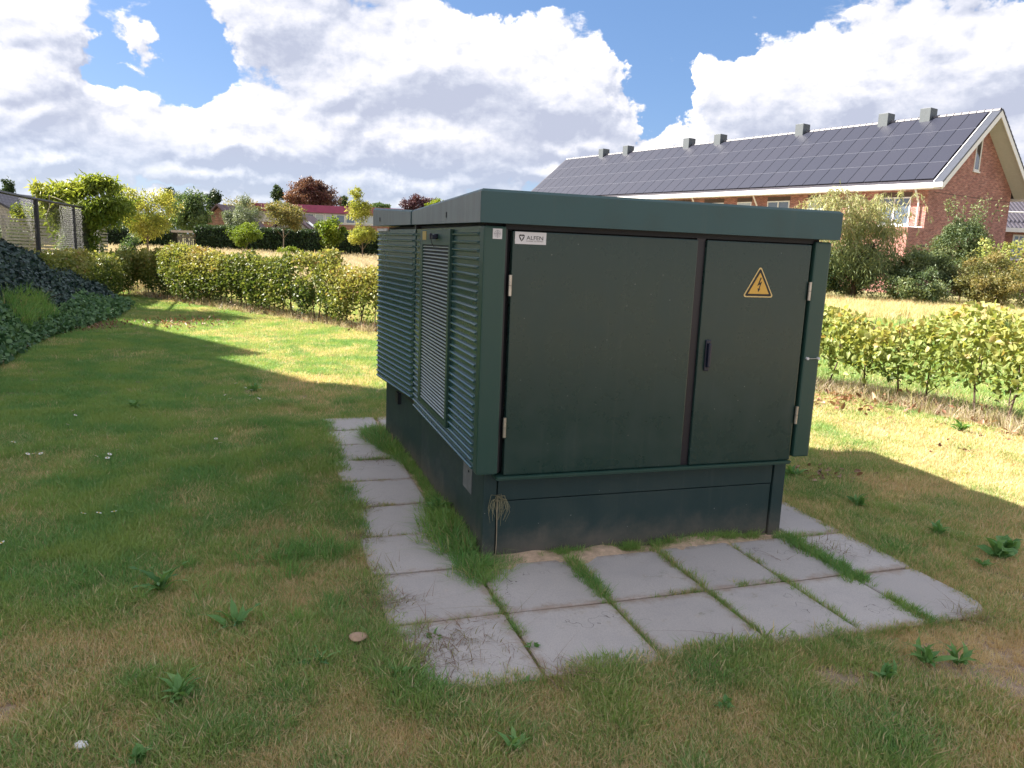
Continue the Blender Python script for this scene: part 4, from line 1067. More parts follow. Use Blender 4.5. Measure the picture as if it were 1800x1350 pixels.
# ---------------------------------------------------------------- ivy bank
def build_ivy():
    root = empty('ivy_bank', (-6.6, 10.5, 0)); tag(root, 'dark ivy-covered bank sloping down to the lawn at the left edge', 'ivy bank')
    # foot line of the bank (lawn side) and crest line with heights
    foot = np.array([(-4.3, 5.0), (-4.9, 6.6), (-5.6, 8.2), (-6.35, 10.0), (-6.75, 11.5), (-6.95, 12.8), (-7.3, 14.2), (-8.0, 16.0)])
    crest = np.array([(-6.1, 5.2, 1.5), (-6.5, 6.9, 1.45), (-7.0, 8.6, 1.40), (-7.5, 10.4, 1.30), (-8.0, 12.0, 1.18), (-8.45, 13.3, 1.0), (-8.75, 14.6, 0.75), (-9.0, 16.3, 0.35)])
    n = 60; m = 16; t = np.linspace(0, len(foot) - 1, n)
    fx = np.stack([np.interp(t, range(len(foot)), foot[:, k]) for k in range(2)], 1)
    cx = np.stack([np.interp(t, range(len(crest)), crest[:, k]) for k in range(3)], 1)
    def surf(i, s):
        i0 = np.clip(np.floor(i).astype(int), 0, n - 2); f = (i - i0)[:, None]
        F_ = fx[i0] * (1 - f) + fx[i0 + 1] * f; C_ = cx[i0] * (1 - f) + cx[i0 + 1] * f
        xy = F_ * (1 - s[:, None]) + C_[:, :2] * s[:, None]
        prof = np.where(s < 0.45, 0.42 * s / 0.45 * 0.75, 0.315 + 0.685 * np.sin(np.clip((s - 0.45) / 0.55, 0, 1) * math.pi / 2))
        z = C_[:, 2] * prof + 0.10 * (fbm(xy[:, 0], xy[:, 1], 1.6, 3) - .5) + .05
        return np.concatenate([xy, z[:, None]], 1)
    I, S = np.meshgrid(np.linspace(0, n - 1.001, n), np.linspace(0, 1, m), indexing='ij')
    V = surf(I.ravel(), S.ravel()); V = V - np.array([-6.6, 10.5, 0])
    # back side drops to the ground
    B = V.reshape(n, m, 3)[:, -1].copy(); B[:, 0] -= 0.5; B[:, 2] = -0.05
    V = np.concatenate([V, B]); F = []
    for i in range(n - 1):
        for j in range(m - 1): F.append([i * m + j, (i + 1) * m + j, (i + 1) * m + j + 1, i * m + j + 1])
        F.append([i * m + m - 1, (i + 1) * m + m - 1, n * m + i + 1, n * m + i])
    inst('earth_mound', npmesh('earth_mound', V, np.array(F), M_SOIL, None, 4), root)
    N = 44000; i = rng.uniform(0, n - 1.01, N); s = rng.random(N); P = surf(i, s) - np.array([-6.6, 10.5, 0]); P[:, 2] += rng.uniform(.0, .07, N)
    P += rng.normal(0, .02, P.shape)
    nr = np.tile(np.array([0.75, -0.35, 0.6]), (N, 1))
    dark = s > 0.40 + 0.10 * np.sin(i * .3)
    leaves('upper_ivy', P[dark], 0.070, LM['ivyd'], root, up=0.5, aspect=0.85, nrm=nr[dark], detailed=True, droop=.6)
    leaves('lower_ivy', P[~dark], 0.066, LM['ivyg'], root, up=0.5, aspect=0.85, nrm=nr[~dark], detailed=True, droop=.3)
    nearP = P[~dark]; nearP = nearP[np.argsort(np.hypot(nearP[:, 0] - 6.6 + 0, nearP[:, 1] + 10.5))[:2600]]
    leaf_parts(root, nearP[rng.choice(len(nearP), 290, replace=False)] + np.array([.02, -.01, .03]), .08, LM['ivyg'], .5, 'ivy_leaf', .85)
    # pale fallen twig and long grass on the flank
    w = surf(np.array([24.0, 22.5, 22.0]), np.array([.62, .50, .30])) - np.array([-6.6, 10.5, 0]); w[:, 2] += .1; w[1, 0] -= .05
    MB().tube([tuple(w[0] + [.25, 0, .1]), tuple(w[1]), tuple(w[2])], .012, 5).build('fallen_twig', M_BARK, root)
    q = surf(rng.uniform(26, 34, 150), rng.uniform(.18, .5, 150)); q[:, 2] += .02
    scatter('long_grass_on_bank', q - np.array([-6.6, 10.5, 0]), rng.uniform(1.1, 2.1, 150), rng.uniform(-.2, .3, 150), C_LUSH, parent=root)
    # bare red-brown litter patch at the foot
    Np = 420; x = rng.normal(-6.75, .22, Np); y = rng.normal(12.3, .5, Np)
    o = leaves('leaf_litter', np.stack([x, y, np.full(Np, .02)], 1), 0.06, LM['dead'], None, up=1.2)
    tag(o, 'patch of red-brown fallen leaves at the foot of the ivy', 'leaf litter')
    Np = 340; x = rng.normal(-5.7, .35, Np); y = rng.normal(13.3, .5, Np)
    o = leaves('leaf_litter', np.stack([x, y, np.full(Np, .03)], 1), 0.07, LM['dead'], None, up=1.2)
    tag(o, 'scatter of brown leaves on the lawn in front of the dense hedge corner', 'leaf litter')
build_ivy()

# ---------------------------------------------------------------- wire fence and slatted fence
def build_fences():
    root = empty('wire_fence', (-7.9, 12.5, 0)); tag(root, 'tall black chain-link fence behind the ivy bank', 'fence')
    pts = [(-6.35, 7.6), (-7.45, 10.9), (-8.75, 14.2), (-9.9, 17.4), (-10.9, 20.4)]; H = 2.06; O = np.array([-7.9, 12.5])
    for p in pts:
        MB().tube([(p[0] - O[0], p[1] - O[1], 0), (p[0] - O[0], p[1] - O[1], H)], .042, 8).build('post', M_WIRE, root)
    for a, b in zip(pts[:-1], pts[1:]):
        MB().tube([(a[0] - O[0], a[1] - O[1], H), (b[0] - O[0], b[1] - O[1], H)], .028, 6).build('top_rail', M_WIRE, root)
    V = []; F = []
    for a, b in zip(pts[:-1], pts[1:]):
        a = np.array(a) - O; b = np.array(b) - O; L = np.linalg.norm(b - a); d = (b - a) / L; nrm = np.array([-d[1], d[0]]); p_ = 0.085
        for sgn in (1, -1):
            k0 = -H if sgn > 0 else 0.0
            for k in np.arange(0, L + H, p_):
                # line from (s0,0) to (s1,H)
                s0, z0, s1, z1 = (k - H, 0.0, k, H) if sgn > 0 else (k, 0.0, k - H, H)
                def clip(s0, z0, s1, z1):
                    t0, t1 = 0.0, 1.0; ds = s1 - s0
                    for lo in (0.0, L):
                        t = (lo - s0) / ds
                        if (lo == 0.0) == (ds > 0): t0 = max(t0, t)
                        else: t1 = min(t1, t)
                    return t0, t1
                t0, t1 = clip(s0, z0, s1, z1)
                if t1 <= t0: continue
                q0 = (s0 + (s1 - s0) * t0, z0 + (z1 - z0) * t0); q1 = (s0 + (s1 - s0) * t1, z0 + (z1 - z0) * t1)
                r = .0030; o = len(V)
                for (s, z) in (q0, q1):
                    c = a + d * s; off = nrm * .004 * sgn
                    V += [(c[0] + off[0] - d[0] * r, c[1] + off[1] - d[1] * r, z), (c[0] + off[0] + d[0] * r, c[1] + off[1] + d[1] * r, z), (c[0] + off[0] + nrm[0] * r, c[1] + off[1] + nrm[1] * r, z + r)]
                for j in range(3):
                    q = (j + 1) % 3; F.append([o + j, o + q, o + 3 + q, o + 3 + j])
    me = npmesh('wire_mesh', np.array(V), np.array(F), M_WIRE, None, 4); o = inst('wire_mesh', me, root); o['kind'] = 'stuff'
    # pale horizontal slats standing behind the vine
    root = empty('slatted_fence', (-12.2, 20.6, 0)); tag(root, 'pale grey fence of thin horizontal slats behind the wire fence', 'fence')
    me = MB().box((0, -.01, 0), (3.05, .01, .055)).mesh('slat', M_PALESLAT)
    for i in range(20): inst('slat', me, root, (-1.45, 0, .1 + i * .085), (0, 0, R(-8)))
    for xx in (-1.45, 0.05): MB().box((xx, .02, 0), (xx + .07, .09, 1.85)).build('post', M_PALESLAT, root)
build_fences()

# ---------------------------------------------------------------- trees
def vine():
    root = empty('vine_tree', (-10.5, 19.0, 0)); tag(root, 'bushy yellow-green vine spilling over the end of the wire fence', 'vine')
    P1, i1, _ = crown_pts((0.1, 0, 2.15), (1.4, .8, .72), 5600, 46, .26, .45)
    P2, i2, _ = crown_pts((-.80, 0, 2.4), (.60, .5, .50), 1700, 16, .34, .3)
    P3, i3, _ = crown_pts((-.25, 0, 1.45), (.75, .5, .75), 2600, 16, .4, .3)
    P4, i4, _ = crown_pts((.30, 0, 2.78), (.55, .4, .28), 700, 9, .4, .3)
    P5, _, _ = crown_pts((-.45, 0, 2.25), (.75, .5, .5), 1600, 20, .3, .3)
    P = np.concatenate([P1, P2, P3, P4, P5])
    tint = .25 * rng.random(len(P)) + .30 * (P[:, 2] - .7) / 1.6 + .28 * np.clip(-P[:, 0] * .35 + .5, 0, 1) + .25 * (fbm(P[:, 0], P[:, 2], 2.2, 7) - .3)
    leaves('foliage', P, .15, LM['wist'], root, tint, up=.35, aspect=.30, droop=.7)
    m = MB(); m.tube([(-.35, 0, 0), (-.3, 0, .8), (-.15, .05, 1.6), (.1, 0, 2.3)], [.10, .08, .06, .03], 8); m.tube([(-.15, .05, 1.4), (-.7, 0, 2.0), (-1.0, 0, 2.4)], [.05, .035, .015], 6)
    m.build('trunk', M_BARKD, root)
    m = MB(); m.tube([(-.42, -.75, 2.3), (-.36, -.85, 2.05), (-.48, -.82, 1.8), (-.42, -.78, 1.55)], .012, 5).tube([(-.42, -.75, 2.3), (-.1, -.8, 2.2), (.25, -.75, 1.95)], .008, 5).build('dry_tendril', simple('pale_tendril', (.42, .36, .28), .8), root)
vine()
tr = tree
tr('young_tree', 'feathery bright yellow young tree behind the hedge, right of the vine', 'tree', -14.25, 30, 1.25, 1.3, 3.35, LM['yellow'], 5200, .15, 36, .34, tr=.06, extra=[(-.6, 0, 3.2, .55, .35, 500)], droop=.5, aspect=.3)
tr('garden_tree', 'dark green round-leaved tree beside the brown pointed roof at left', 'tree', -25.2, 60, 1.85, 1.5, 5.0, LM['green'], 6500, .26, 44)
tr('garden_tree', 'narrow dark tree top just right of the pointed roof tree at left', 'tree', -29.1, 75, .85, 3.0, 6.0, LM['dark'], 1800, .28, 18)
tr('willow_tree', 'silvery pale willow left of the purple-roofed school', 'tree', -20.3, 57, 1.35, 1.3, 4.3, LM['pale'], 5200, .2, 34, .34, droop=1.0, aspect=.28, extra=[(.4, 0, 4.2, .6, .5, 500)])
tr('garden_tree', 'wispy olive tree far behind the silvery willow', 'tree', -28.0, 80, 2.7, 3.0, 5.5, LM['autumn'], 2600, .3, 24)
tr('conifer', 'small dark conical tree beside the copper beech', 'conifer', -29.2, 95, .85, 5.2, 8.0, LM['dark'], 1800, .3, 16, .4)
tr('copper_beech', 'large domed reddish-brown copper beech above the school roof', 'tree', -25.0, 95, 3.75, 4.0, 8.35, LM['copper'], 15000, .34, 120, .20, ry=3.0, tr=.25, tintf=lambda P, t: t * .6 + .4 * np.clip(-P[:, 0] / 4 + .35, 0, 1))  # leaf tint lighter on the left: the sunlit side painted into the colour
tr('garden_tree', 'dark tree top peeping out left of the tall yellow-green tree', 'tree', -22.0, 100, 1.3, 5.3, 7.4, LM['dark'], 1800, .34, 16)
tr('garden_tree', 'low distant green treetop right of the tall yellow-green tree', 'tree', -18.8, 105, 2.2, 5.3, 6.8, LM['green'], 1800, .34, 16)
tr('young_tree', 'low mop-headed green tree in front of the dark hedge', 'tree', -17.4, 50, 1.25, .95, 2.55, LM['lime'], 4200, .16, 30, tr=.06, droop=.7, aspect=.4, tintf=lambda P, t: t * .6)
tr('young_tree', 'olive and orange tinged young tree before the school wall', 'tree', -14.4, 48, 1.7, 1.9, 3.85, LM['autumn'], 4200, .18, 34, .26, tr=.055)
tr('young_tree', 'open lobed-leaf young tree before the school windows', 'tree', -11.4, 47, 1.15, 1.0, 3.1, LM['lime'], 2600, .22, 22, .30, tr=.055, tintf=lambda P, t: t * .75, hollow=.35)
tr('bush', 'small lime-green bush under the olive young tree', 'bush', -13.3, 45.5, .9, .3, 1.2, LM['lime'], 1500, .14, 14, .4, tr=.03)
t4 = tr('young_tree', 'tall two-tiered yellow-green tree just left of the cabinet', 'tree', -8.75, 44, .98, 1.25, 2.7, LM['yellow'], 3000, .15, 24, .34, tr=.05, droop=.5, aspect=.4,
        extra=[(-.25, 0, 3.3, .95, .75, 3000), (-.45, 0, 4.1, .5, .45, 700)], tintf=lambda P, t: t * .9)
tr('purple_tree', 'dark purple-leaved tree showing above the cabinet lid joint', 'tree', -10.4, 80, 1.85, 4.0, 6.75, LM['purple'], 5200, .26, 40, .26)
tr('garden_tree', 'yellow-green treetop beside the purple tree above the cabinet lid', 'tree', -6.3, 60, 1.0, 3.4, 5.15, LM['lime'], 2200, .2, 20)
tr('conifer', 'dark conifer at the far left edge above the fence rail', 'conifer', -45.6, 70, .75, 3.0, 5.9, LM['dark'], 1800, .26, 16, .4)
tr('conifer', 'dark feathery treetop between vine and yellow young tree', 'conifer', -33.6, 75, .9, 3.4, 6.0, LM['dark'], 1600, .28, 16, .4)
tr('bush', 'loose yellowish bush behind the wire fence left of the vine', 'bush', -14.9, 24, .75, 1.1, 2.45, LM['lime'], 1500, .13, 14, .4)
tr('bush', 'grey-green round bush behind the wire fence at the left edge', 'bush', -15.9, 24.5, .95, .6, 1.7, LM['shrub'], 2400, .1, 18, .4)
tr('bush', 'small upright green shrub right of the slatted fence', 'bush', -13.5, 27, .42, .4, 1.65, LM['green'], 1200, .1, 12, .4)

tr('garden_tree', 'unseen slender tree added past the left edge so its crown shades the lawn corner', 'tree', -12.5, 15.9, 1.35, 3.9, 6.1, LM['lime'], 5000, .16, 34, .32, tr=.07)  # unseen tree, added as caster of the crown shadow on the lawn
# right-hand garden border
def weeping_willow():
    root = empty('willow_shrub', (12.6, 29, 0)); tag(root, 'weeping yellow-green willow with arching wispy shoots before the brick terrace', 'willow')
    P, idx, cc = crown_pts((0, 0, 1.9), (1.9, 1.5, 1.9), 9000, 50, .28, .5)
    V = [P]; T_ = [np.clip(.25 * rng.random(len(P)) + .16 * P[:, 2] + .18 * fbm(P[:, 0], P[:, 2], 1.5, 2), 0, 1)]
    m = MB()
    r_ = random.Random(5)
    for k in range(140):      # arching shoots leaning to the left
        a = r_.uniform(0, 6.28); b = Vector((r_.uniform(-1.3, 1.4), r_.uniform(-1, 1), r_.uniform(2.2, 3.6)))
        L = r_.uniform(.9, 1.7); dx = -abs(r_.gauss(.7, .3)) if r_.random() < .75 else r_.uniform(0, .7)
        pts = [b + Vector((dx * L * t, r_.uniform(-.1, .1), L * (1.25 * t - 1.15 * t * t) * 1.1)) for t in (0, .25, .5, .75, 1.0, 1.25)]
        m.tube(pts, [.014, .011, .008, .006, .004, .002], 4)
        q = np.array([list(pts[i].lerp(pts[i + 1], t)) for i in range(1, 5) for t in np.linspace(0, 1, 9)]); V.append(q + rng.normal(0, .04, q.shape)); T_.append(rng.uniform(.55, 1, len(q)))
    leaves('foliage', np.concatenate(V), .20, LM['willow'], root, np.concatenate(T_), up=.2, aspect=.13, droop=1.6)
    m.build('shoots', simple('willow_shoot', (.36, .30, .16), .7), root)['kind'] = 'stuff'
    trunk(0, 0, 0, 2.6, .12, 1.2, root, M_BARKD)
weeping_willow()
g = tr('round_shrub', 'tall rounded grey-green shrub with upright shoots against the brick gable', 'shrub', 18.9, 33.0, 1.30, 1.2, 3.85, LM['shrub'], 8000, .13, 46, .26, tr=.05)
def upright_shoots(root, cx, z, n, sp):
    r_ = random.Random(9); P = []; m = MB()
    for k in range(n):
        b = Vector((cx + r_.uniform(-sp, sp), r_.uniform(-.5, .5), z + r_.uniform(-.3, .1))); e = b + Vector((b.x * .25 + .1, 0, r_.uniform(.5, .95)))
        m.tube([b, e], [.012, .004], 4)
        for t in np.linspace(.1, 1, 16): P.append(list(b.lerp(e, t)))
    leaves('shoot_leaves', np.array(P) + rng.normal(0, .035, (len(P), 3)), .13, LM['shrub'], root, rng.uniform(.5, 1, len(P)), up=.3, aspect=.4)
    m.build('shoots', M_BARKD, root)['kind'] = 'stuff'
upright_shoots(g, 0.05, 3.55, 22, 1.05)
tr('border_shrub', 'dark bushy shrub directly right of the cabinet below the willow', 'shrub', 13.0, 29.6, 1.35, .0, 2.35, LM['shrub'], 7000, .13, 40, .26, tr=.03)
tr('border_shrub', 'large round mid-green shrub in the middle of the garden border', 'shrub', 15.2, 29.2, 1.45, .0, 2.35, LM['shrub'], 9000, .13, 44, .24, tr=.03, tintf=lambda P, t: t * .7 + .3 * (P[:, 2] > 1.2))
tr('border_shrub', 'olive autumn-tinted shrub right of the large round shrub', 'shrub', 17.1, 28.6, 1.5, .0, 2.25, LM['autumn'], 6500, .12, 44, .24, tr=.03)
tr('border_shrub', 'loose brown-green shrub at the right edge of the border', 'shrub', 17.4, 25.6, 1.5, .0, 1.95, LM['autumn'], 6500, .11, 44, .26, tr=.03)
tr('border_shrub', 'half-hidden dark shrub behind the cabinet corner', 'shrub', 11.4, 29, 1.1, .1, 2.0, LM['dark'], 4000, .13, 30, .26, tr=.03)
tr('border_shrub', 'low spreading olive shrub in front of the gap between the larger border shrubs', 'shrub', 14.2, 27.4, 1.2, .0, 1.5, LM['shrub'], 4500, .12, 34, .26, tr=.03)
tr('border_shrub', 'low yellowish shrub below the rounded shrub at the brick gable', 'shrub', 16.3, 27.0, 1.15, .0, 1.55, LM['autumn'], 4500, .12, 34, .26, tr=.03)
hedge('yellow-green clipped hedge in front of the small tiled house at the right edge', [(18.3, 31.0), (21.5, 30.0), (25.5, 28.8)], 2.55, 1.0, 9000, .12, LM['hedge2'], .6, seed=12, topn=.04)

# far clipped hedges round the meadow
def box_hedge(label, x0, x1, y, h, w=1.2, n=9000, z0=0.0):
    root = empty('clipped_hedge', ((x0 + x1) / 2, y, 0)); tag(root, label, 'hedge'); L = x1 - x0
    face = rng.random(n); x = rng.uniform(-L / 2, L / 2, n); z = rng.random(n) * h; yy = np.full(n, -w / 2)
    top = face > .62; yy = np.where(top, rng.uniform(-w / 2, w / 2, n), yy); z = np.where(top, h, z)
    z = z + .10 * (fbm(x, yy, .6, 5) - .5); yy = yy + rng.normal(0, .06, n)
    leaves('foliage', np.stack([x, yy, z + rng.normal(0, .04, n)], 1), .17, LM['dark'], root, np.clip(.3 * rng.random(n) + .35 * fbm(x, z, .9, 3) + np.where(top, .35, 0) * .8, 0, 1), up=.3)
    MB().box((-L / 2 + .08, -w / 2 + .10, 0), (L / 2 - .08, w / 2, h - .10)).build('twiggy_core', simple('hedge_core', (.012, .018, .010), .95), root)
box_hedge('long dark clipped hedge at the far side of the meadow, right of the gate', -22.2, 3.0, 54, 2.08, n=26000)
box_hedge('dark red-green clipped hedge at the far side of the meadow, left of the gate', -33.5, -23.7, 54, 1.72, n=9000)
def gate():
    root = empty('garden_gate', (-22.95, 54.1, 0)); tag(root, 'grey wooden picket gate between the two dark far hedges', 'gate')
    mw = simple('weathered_wood', (.28, .26, .25), .8, .2)
    pk = MB().box((-.045, -.012, 0), (.045, .012, 1.45)).mesh('picket', mw)
    for i in range(10): inst('picket', pk, root, (-.63 + i * .14, 0, .1))
    for z in (.45, 1.25): MB().box((-.72, .015, z), (.72, .05, z + .1)).build('rail', mw, root)
    MB().box((-.75, -.8, 1.62), (.75, .5, 1.78)).build('gate_roof', simple('pale_lintel', (.40, .34, .28), .8), root)
gate()
def treeline():
    N = 30000; x = rng.uniform(-130, 80, N); zt = 3.0 + 4.2 * fbm(x, x * 0, .09, 3); z = zt * rng.random(N) ** .6
    o = leaves('tree_line', np.stack([x, 150 + rng.uniform(-3, 3, N), z], 1), .9, LM['green'], None, rng.random(N) * .6)
    tag(o, 'low distant line of trees along the horizon', 'trees')
treeline()

# ---------------------------------------------------------------- brick terrace
def build_terrace():
    ang = math.atan2(-0.82634857, 0.56315899)
    root = empty('brick_terrace', (21.079, 39.724, 0), ang); tag(root, 'long red brick terrace whose whole roof slope is covered in solar panels', 'terraced houses')
    # local frame: X = -s (s runs away along the ridge), Y = depth, Z up
    ZE, ZR, DD, LL = 5.6, 9.691, 9.906, 37.4
    S0, S1 = 0.90, 36.6; y0, y1 = 0.50, 9.40
    def roofz(y): return ZE + (ZR - ZE) * (y / (DD / 2) if y < DD / 2 else (DD - y) / (DD / 2))
    m = MB(); m.prism([(y0, 0), (y1, 0), (y1, roofz(y1) - .12), (DD / 2, ZR - .18), (y0, roofz(y0) - .12)], 'x', -S0, -S1); m.build('brick_walls', M_BRICK, root)
    # roof slabs
    t = .16
    for (a, b, za, zb) in ((0, DD / 2, ZE, ZR), (DD, DD / 2, ZE, ZR)):
        m = MB(); m.prism([(a, za - t), (b, zb - t), (b, zb), (a, za)], 'x', 0.0, -LL); m.build('roof_slope', M_DARKTILE, root)
    # panels: four rows
    sl_ = math.hypot(DD / 2, ZR - ZE); th = math.atan2(ZR - ZE, DD / 2); rows = 4; g0 = .22; rh = (sl_ - 2 * g0) / rows; pw = (LL - .9) / 38
    me = MB().box((-pw + .018, .02, 0), (-.018, rh - .02, .035)).mesh('solar_panel', M_SOLAR)
    for r_ in range(rows):
        d = g0 + r_ * rh
        for c in range(38):
            inst('solar_panel', me, root, (-(.55 + c * pw), d * math.cos(th), ZE + d * math.sin(th) + .06), (th, 0, 0))
        if r_: MB().box((-(LL - .3), -.014, 0), (-.5, .014, .038)).build('panel_rail', M_SOLFR, root).matrix_local = Matrix.Translation((0, d * math.cos(th), ZE + d * math.sin(th) + .06)) @ Matrix.Rotation(th, 4, 'X')
    # ridge tiles
    rm = MB().prism([(-.13, -.06), (-.09, .03), (0, .075), (.09, .03), (.13, -.06)], 'x', 0, -.37).prism([(-.15, -.06), (-.10, .045), (0, .095), (.10, .045), (.15, -.06)], 'x', 0, -.06).mesh('ridge_tile', simple('ridge_tile_grey', (.16, .155, .18), .5, .25, 9))
    for i in range(93): inst('ridge_tile', rm, root, (-.02 - i * .40, DD / 2, ZR + .03))
    # verge: white bargeboards, metal trim, soffits
    for (a, b) in ((0.0, DD / 2), (DD, DD / 2)):
        m = MB(); m.prism([(a, ZE - .34), (b, ZR - .36 + .0), (b, ZR - .02), (a, ZE - .0)], 'x', .045, 0.002); m.build('bargeboard', M_UPVC, root)
        m = MB(); m.prism([(a, ZE - .20), (b, ZR - .20), (b, ZR - .17), (a, ZE - .17)], 'x', 0.0, -.90); m.build('soffit', M_SOFFIT, root)
    m = MB(); m.prism([(0, ZE + .0), (DD / 2, ZR), (DD / 2, ZR + .06), (0, ZE + .06)], 'x', .02, -.40); m.build('verge_trim', simple('verge_metal', (.10, .11, .14), .35, .1, 5, metal=.4), root)
    m = MB(); m.prism([(0, ZE + .061), (DD / 2, ZR + .061), (DD / 2, ZR + .10), (0, ZE + .10)], 'x', -.40, -.44); m.build('verge_flashing', M_UPVC, root)
    m = MB(); m.prism([(0, ZE + .0), (DD / 2, ZR), (DD / 2, ZR + .05), (0, ZE + .05)], 'x', .062, .022); m.build('verge_gap', M_GAP, root)
    # rear verge tiles as small steps
    vt = MB().box((-.3, -.17, -.03), (.06, .17, .05)).mesh('verge_tile', M_DARKTILE)
    for i in range(19):
        y = DD / 2 + .15 + i * .256; inst('verge_tile', vt, root, (0, y, roofz(y) + .05), (-th + .10, 0, 0))
    # gutters
    for (y, sgn) in ((0, -1), (DD, 1)):
        ya, yb = (y - .22, y + .05) if sgn < 0 else (y - .05, y + .22)
        m = MB(); m.box((-LL, ya, ZE - .24), (.14, yb, ZE + .0), .01); m.box((-LL, min(ya, yb) + .02, ZE - .27), (-S0 + .6, max(ya, yb) + (.5 if sgn < 0 else 0), ZE - .24)); m.build('gutter', M_UPVC, root)
    # roof vents
    for s in (31.9, 28.8, 22.0, 18.95, 12.05, 6.3, 3.8):
        v_ = MB().box((-s - .36, DD / 2 - .42, ZR - .25), (-s + .24, DD / 2 + .30, ZR + .50), .01).build('roof_vent', M_CHIM, root)
    # windows on the near facade
    def window(s0, s1, z0, z1, panes, blind=None, lintel=True):
        f = MB(); x0, x1 = -s1, -s0; yo = y0 - .035; w = .07
        f.box((x0, yo, z0), (x1, yo + .06, z0 + w)).box((x0, yo, z1 - w), (x1, yo + .06, z1)).box((x0, yo, z0 + w), (x0 + w, yo + .06, z1 - w)).box((x1 - w, yo, z0 + w), (x1, yo + .06, z1 - w))
        if panes == 2: c = (x0 + x1) / 2; f.box((c - w * .6, yo - .01, z0 + w), (c + w * .6, yo + .05, z1 - w))
        wn = f.build('window', M_UPVC, root)
        MB().box((x0 - .05, yo - .05, z0 - .06), (x1 + .05, yo + .05, z0 - .005)).build('sill', M_UPVC, wn)
        cuts = [(x0 + w, x1 - w)] if panes == 1 else [(x0 + w, (x0 + x1) / 2 - w * .6), ((x0 + x1) / 2 + w * .6, x1 - w)]
        for i, (a, b) in enumerate(cuts):
            MB().box((a, yo + .02, z0 + w), (b, yo + .03, z1 - w)).build('pane', M_BLIND if (blind == i or blind == 'all') else M_GLASS, wn)
        if lintel: MB().box((x0 - .02, y0 - .012, z1 + .004), (x1 + .02, y0 + .02, 5.24)).build('lintel', M_LINTEL, wn)
    Z0, Z1 = 3.55, 4.98
    window(1.74, 3.53, Z0, Z1, 2); window(6.84, 7.97, Z0, Z1, 1, 'all'); window(9.23, 10.85, Z0, Z1, 2); window(12.07, 13.2, Z0, Z1, 1, 'all'); window(14.33, 16.0, Z0, Z1, 2, 0); window(17.24, 18.9, Z0, Z1, 2)
    window(20.1, 21.2, Z0, Z1, 1, 'all'); window(22.5, 24.2, Z0, Z1, 2)
    for s0 in (2.2, 6.6, 10.4, 15.2): window(s0, s0 + 1.6, .9, 2.3, 2, lintel=False)
    # downpipes
    for s in (1.28, 11.55, 16.65, 5.2):
        zb = 3.45 if s < 2 else 0
        m = MB(); m.tube([(-s, -.05, ZE - .26), (-s, -.02, ZE - .36), (-s + .0, y0 - .14, ZE - .85), (-s, y0 - .10, ZE - 1.0), (-s, y0 - .10, zb)], .048, 8); m.build('downpipe', M_UPVC, root)
    MB().tube([(-3.9, y0 - .14, 3.47), (-1.28, y0 - .12, 3.42), (-.95, y0 - .1, 3.42)], .04, 8).build('roof_edge_pipe', M_UPVC, root)
    # low brick extension in front of the first house
    MB().box((-4.6, -.98, 0), (-S0 - .002, y0 - .01, 3.38)).build('brick_extension', M_BRICK, root)
    MB().box((-2.0, -.0, 2.42), (-.897, 1.6, 2.50)).build('dark_brick_band', M_LINTEL, root)
    MB().box((-S0 + .0, y0 + .6, 5.22), (-S0 + .004, y1 - .05, 5.25)).build('expansion_line', M_LINTEL, root)
    # narrow gable window
    gx = -S0; f = MB(); yc = 5.0; w0, w1, za, zb = yc - .30, yc + .30, 6.62, 8.40
    f.box((gx, w0, za), (gx + .03, w0 + .06, zb)).box((gx, w1 - .09, za), (gx + .03, w1, zb)).box((gx, w0 + .06, zb - .07), (gx + .03, w1 - .09, zb)).box((gx, w0 + .06, za), (gx + .03, w1 - .09, za + .09))
    wn = f.build('gable_window', M_UPVC, root)
    MB().box((gx + .0, w0 + .06, za + .09), (gx + .012, w1 - .09, zb - .07)).build('pane', M_DGLASS, wn)
    MB().box((gx, w0 - .05, za - .08), (gx + .08, w1 + .05, za - .003)).build('sill', M_UPVC, wn)
    MB().box((gx, w0 - .08, zb + .004), (gx + .012, w1 + .12, zb + .30)).build('lintel', M_LINTEL, wn)
build_terrace()

def tiled_roof(m, root, name='tiled_roof', mat=None): return m.build(name, mat or M_DARKTILE, root)

def small_house():
    root = empty('tiled_house', (33.5, 52.0, 0)); tag(root, 'house with grey pantiled roof and tall white windows, cut off by the right edge', 'house')
    MB().box((-3.2, -2.5, 0), (5, 5, 4.0)).build('brick_walls', M_BRICK, root)
    me = simple('grey_pantile', (.14, .13, .17), .45, .2)
    m = MB(); m.prism([(-3.1, 4.0), (2.2, 7.6), (7.5, 4.0), (7.5, 3.86), (2.2, 7.4), (-3.1, 3.86)], 'x', -3.5, 6); m.build('tiled_roof', me, root)
    th = math.atan2(3.6, 5.3); rib = MB().box((-.04, 0, 0), (.04, 6.3, .05)).mesh('tile_rib', simple('tile_rib', (.055, .05, .065), .5))
    for i in range(34): inst('tile_rib', rib, root, (-3.4 + i * .26, -3.1, 4.01), (th, 0, 0))
    MB().box((-3.6, -3.3, 3.72), (6, -3.0, 3.98)).build('gutter', M_UPVC, root)
    MB().tube([(-3.6, -2.4, 4.95), (6, -2.4, 5.15)], .05, 6).build('snow_rail', M_UPVC, root)
    for x in (-2.35, -1.0, .4):
        f = MB(); f.box((x, -2.54, 2.0), (x + .75, -2.50, 2.1)).box((x, -2.54, 3.5), (x + .75, -2.50, 3.6)).box((x, -2.54, 2.1), (x + .1, -2.50, 3.5)).box((x + .65, -2.54, 2.1), (x + .75, -2.50, 3.5)).box((x + .34, -2.54, 2.1), (x + .42, -2.50, 3.5))
        w = f.build('window', M_UPVC, root); MB().box((x + .1, -2.525, 2.1), (x + .65, -2.505, 3.5)).build('pane', M_GLASS, w)
small_house()

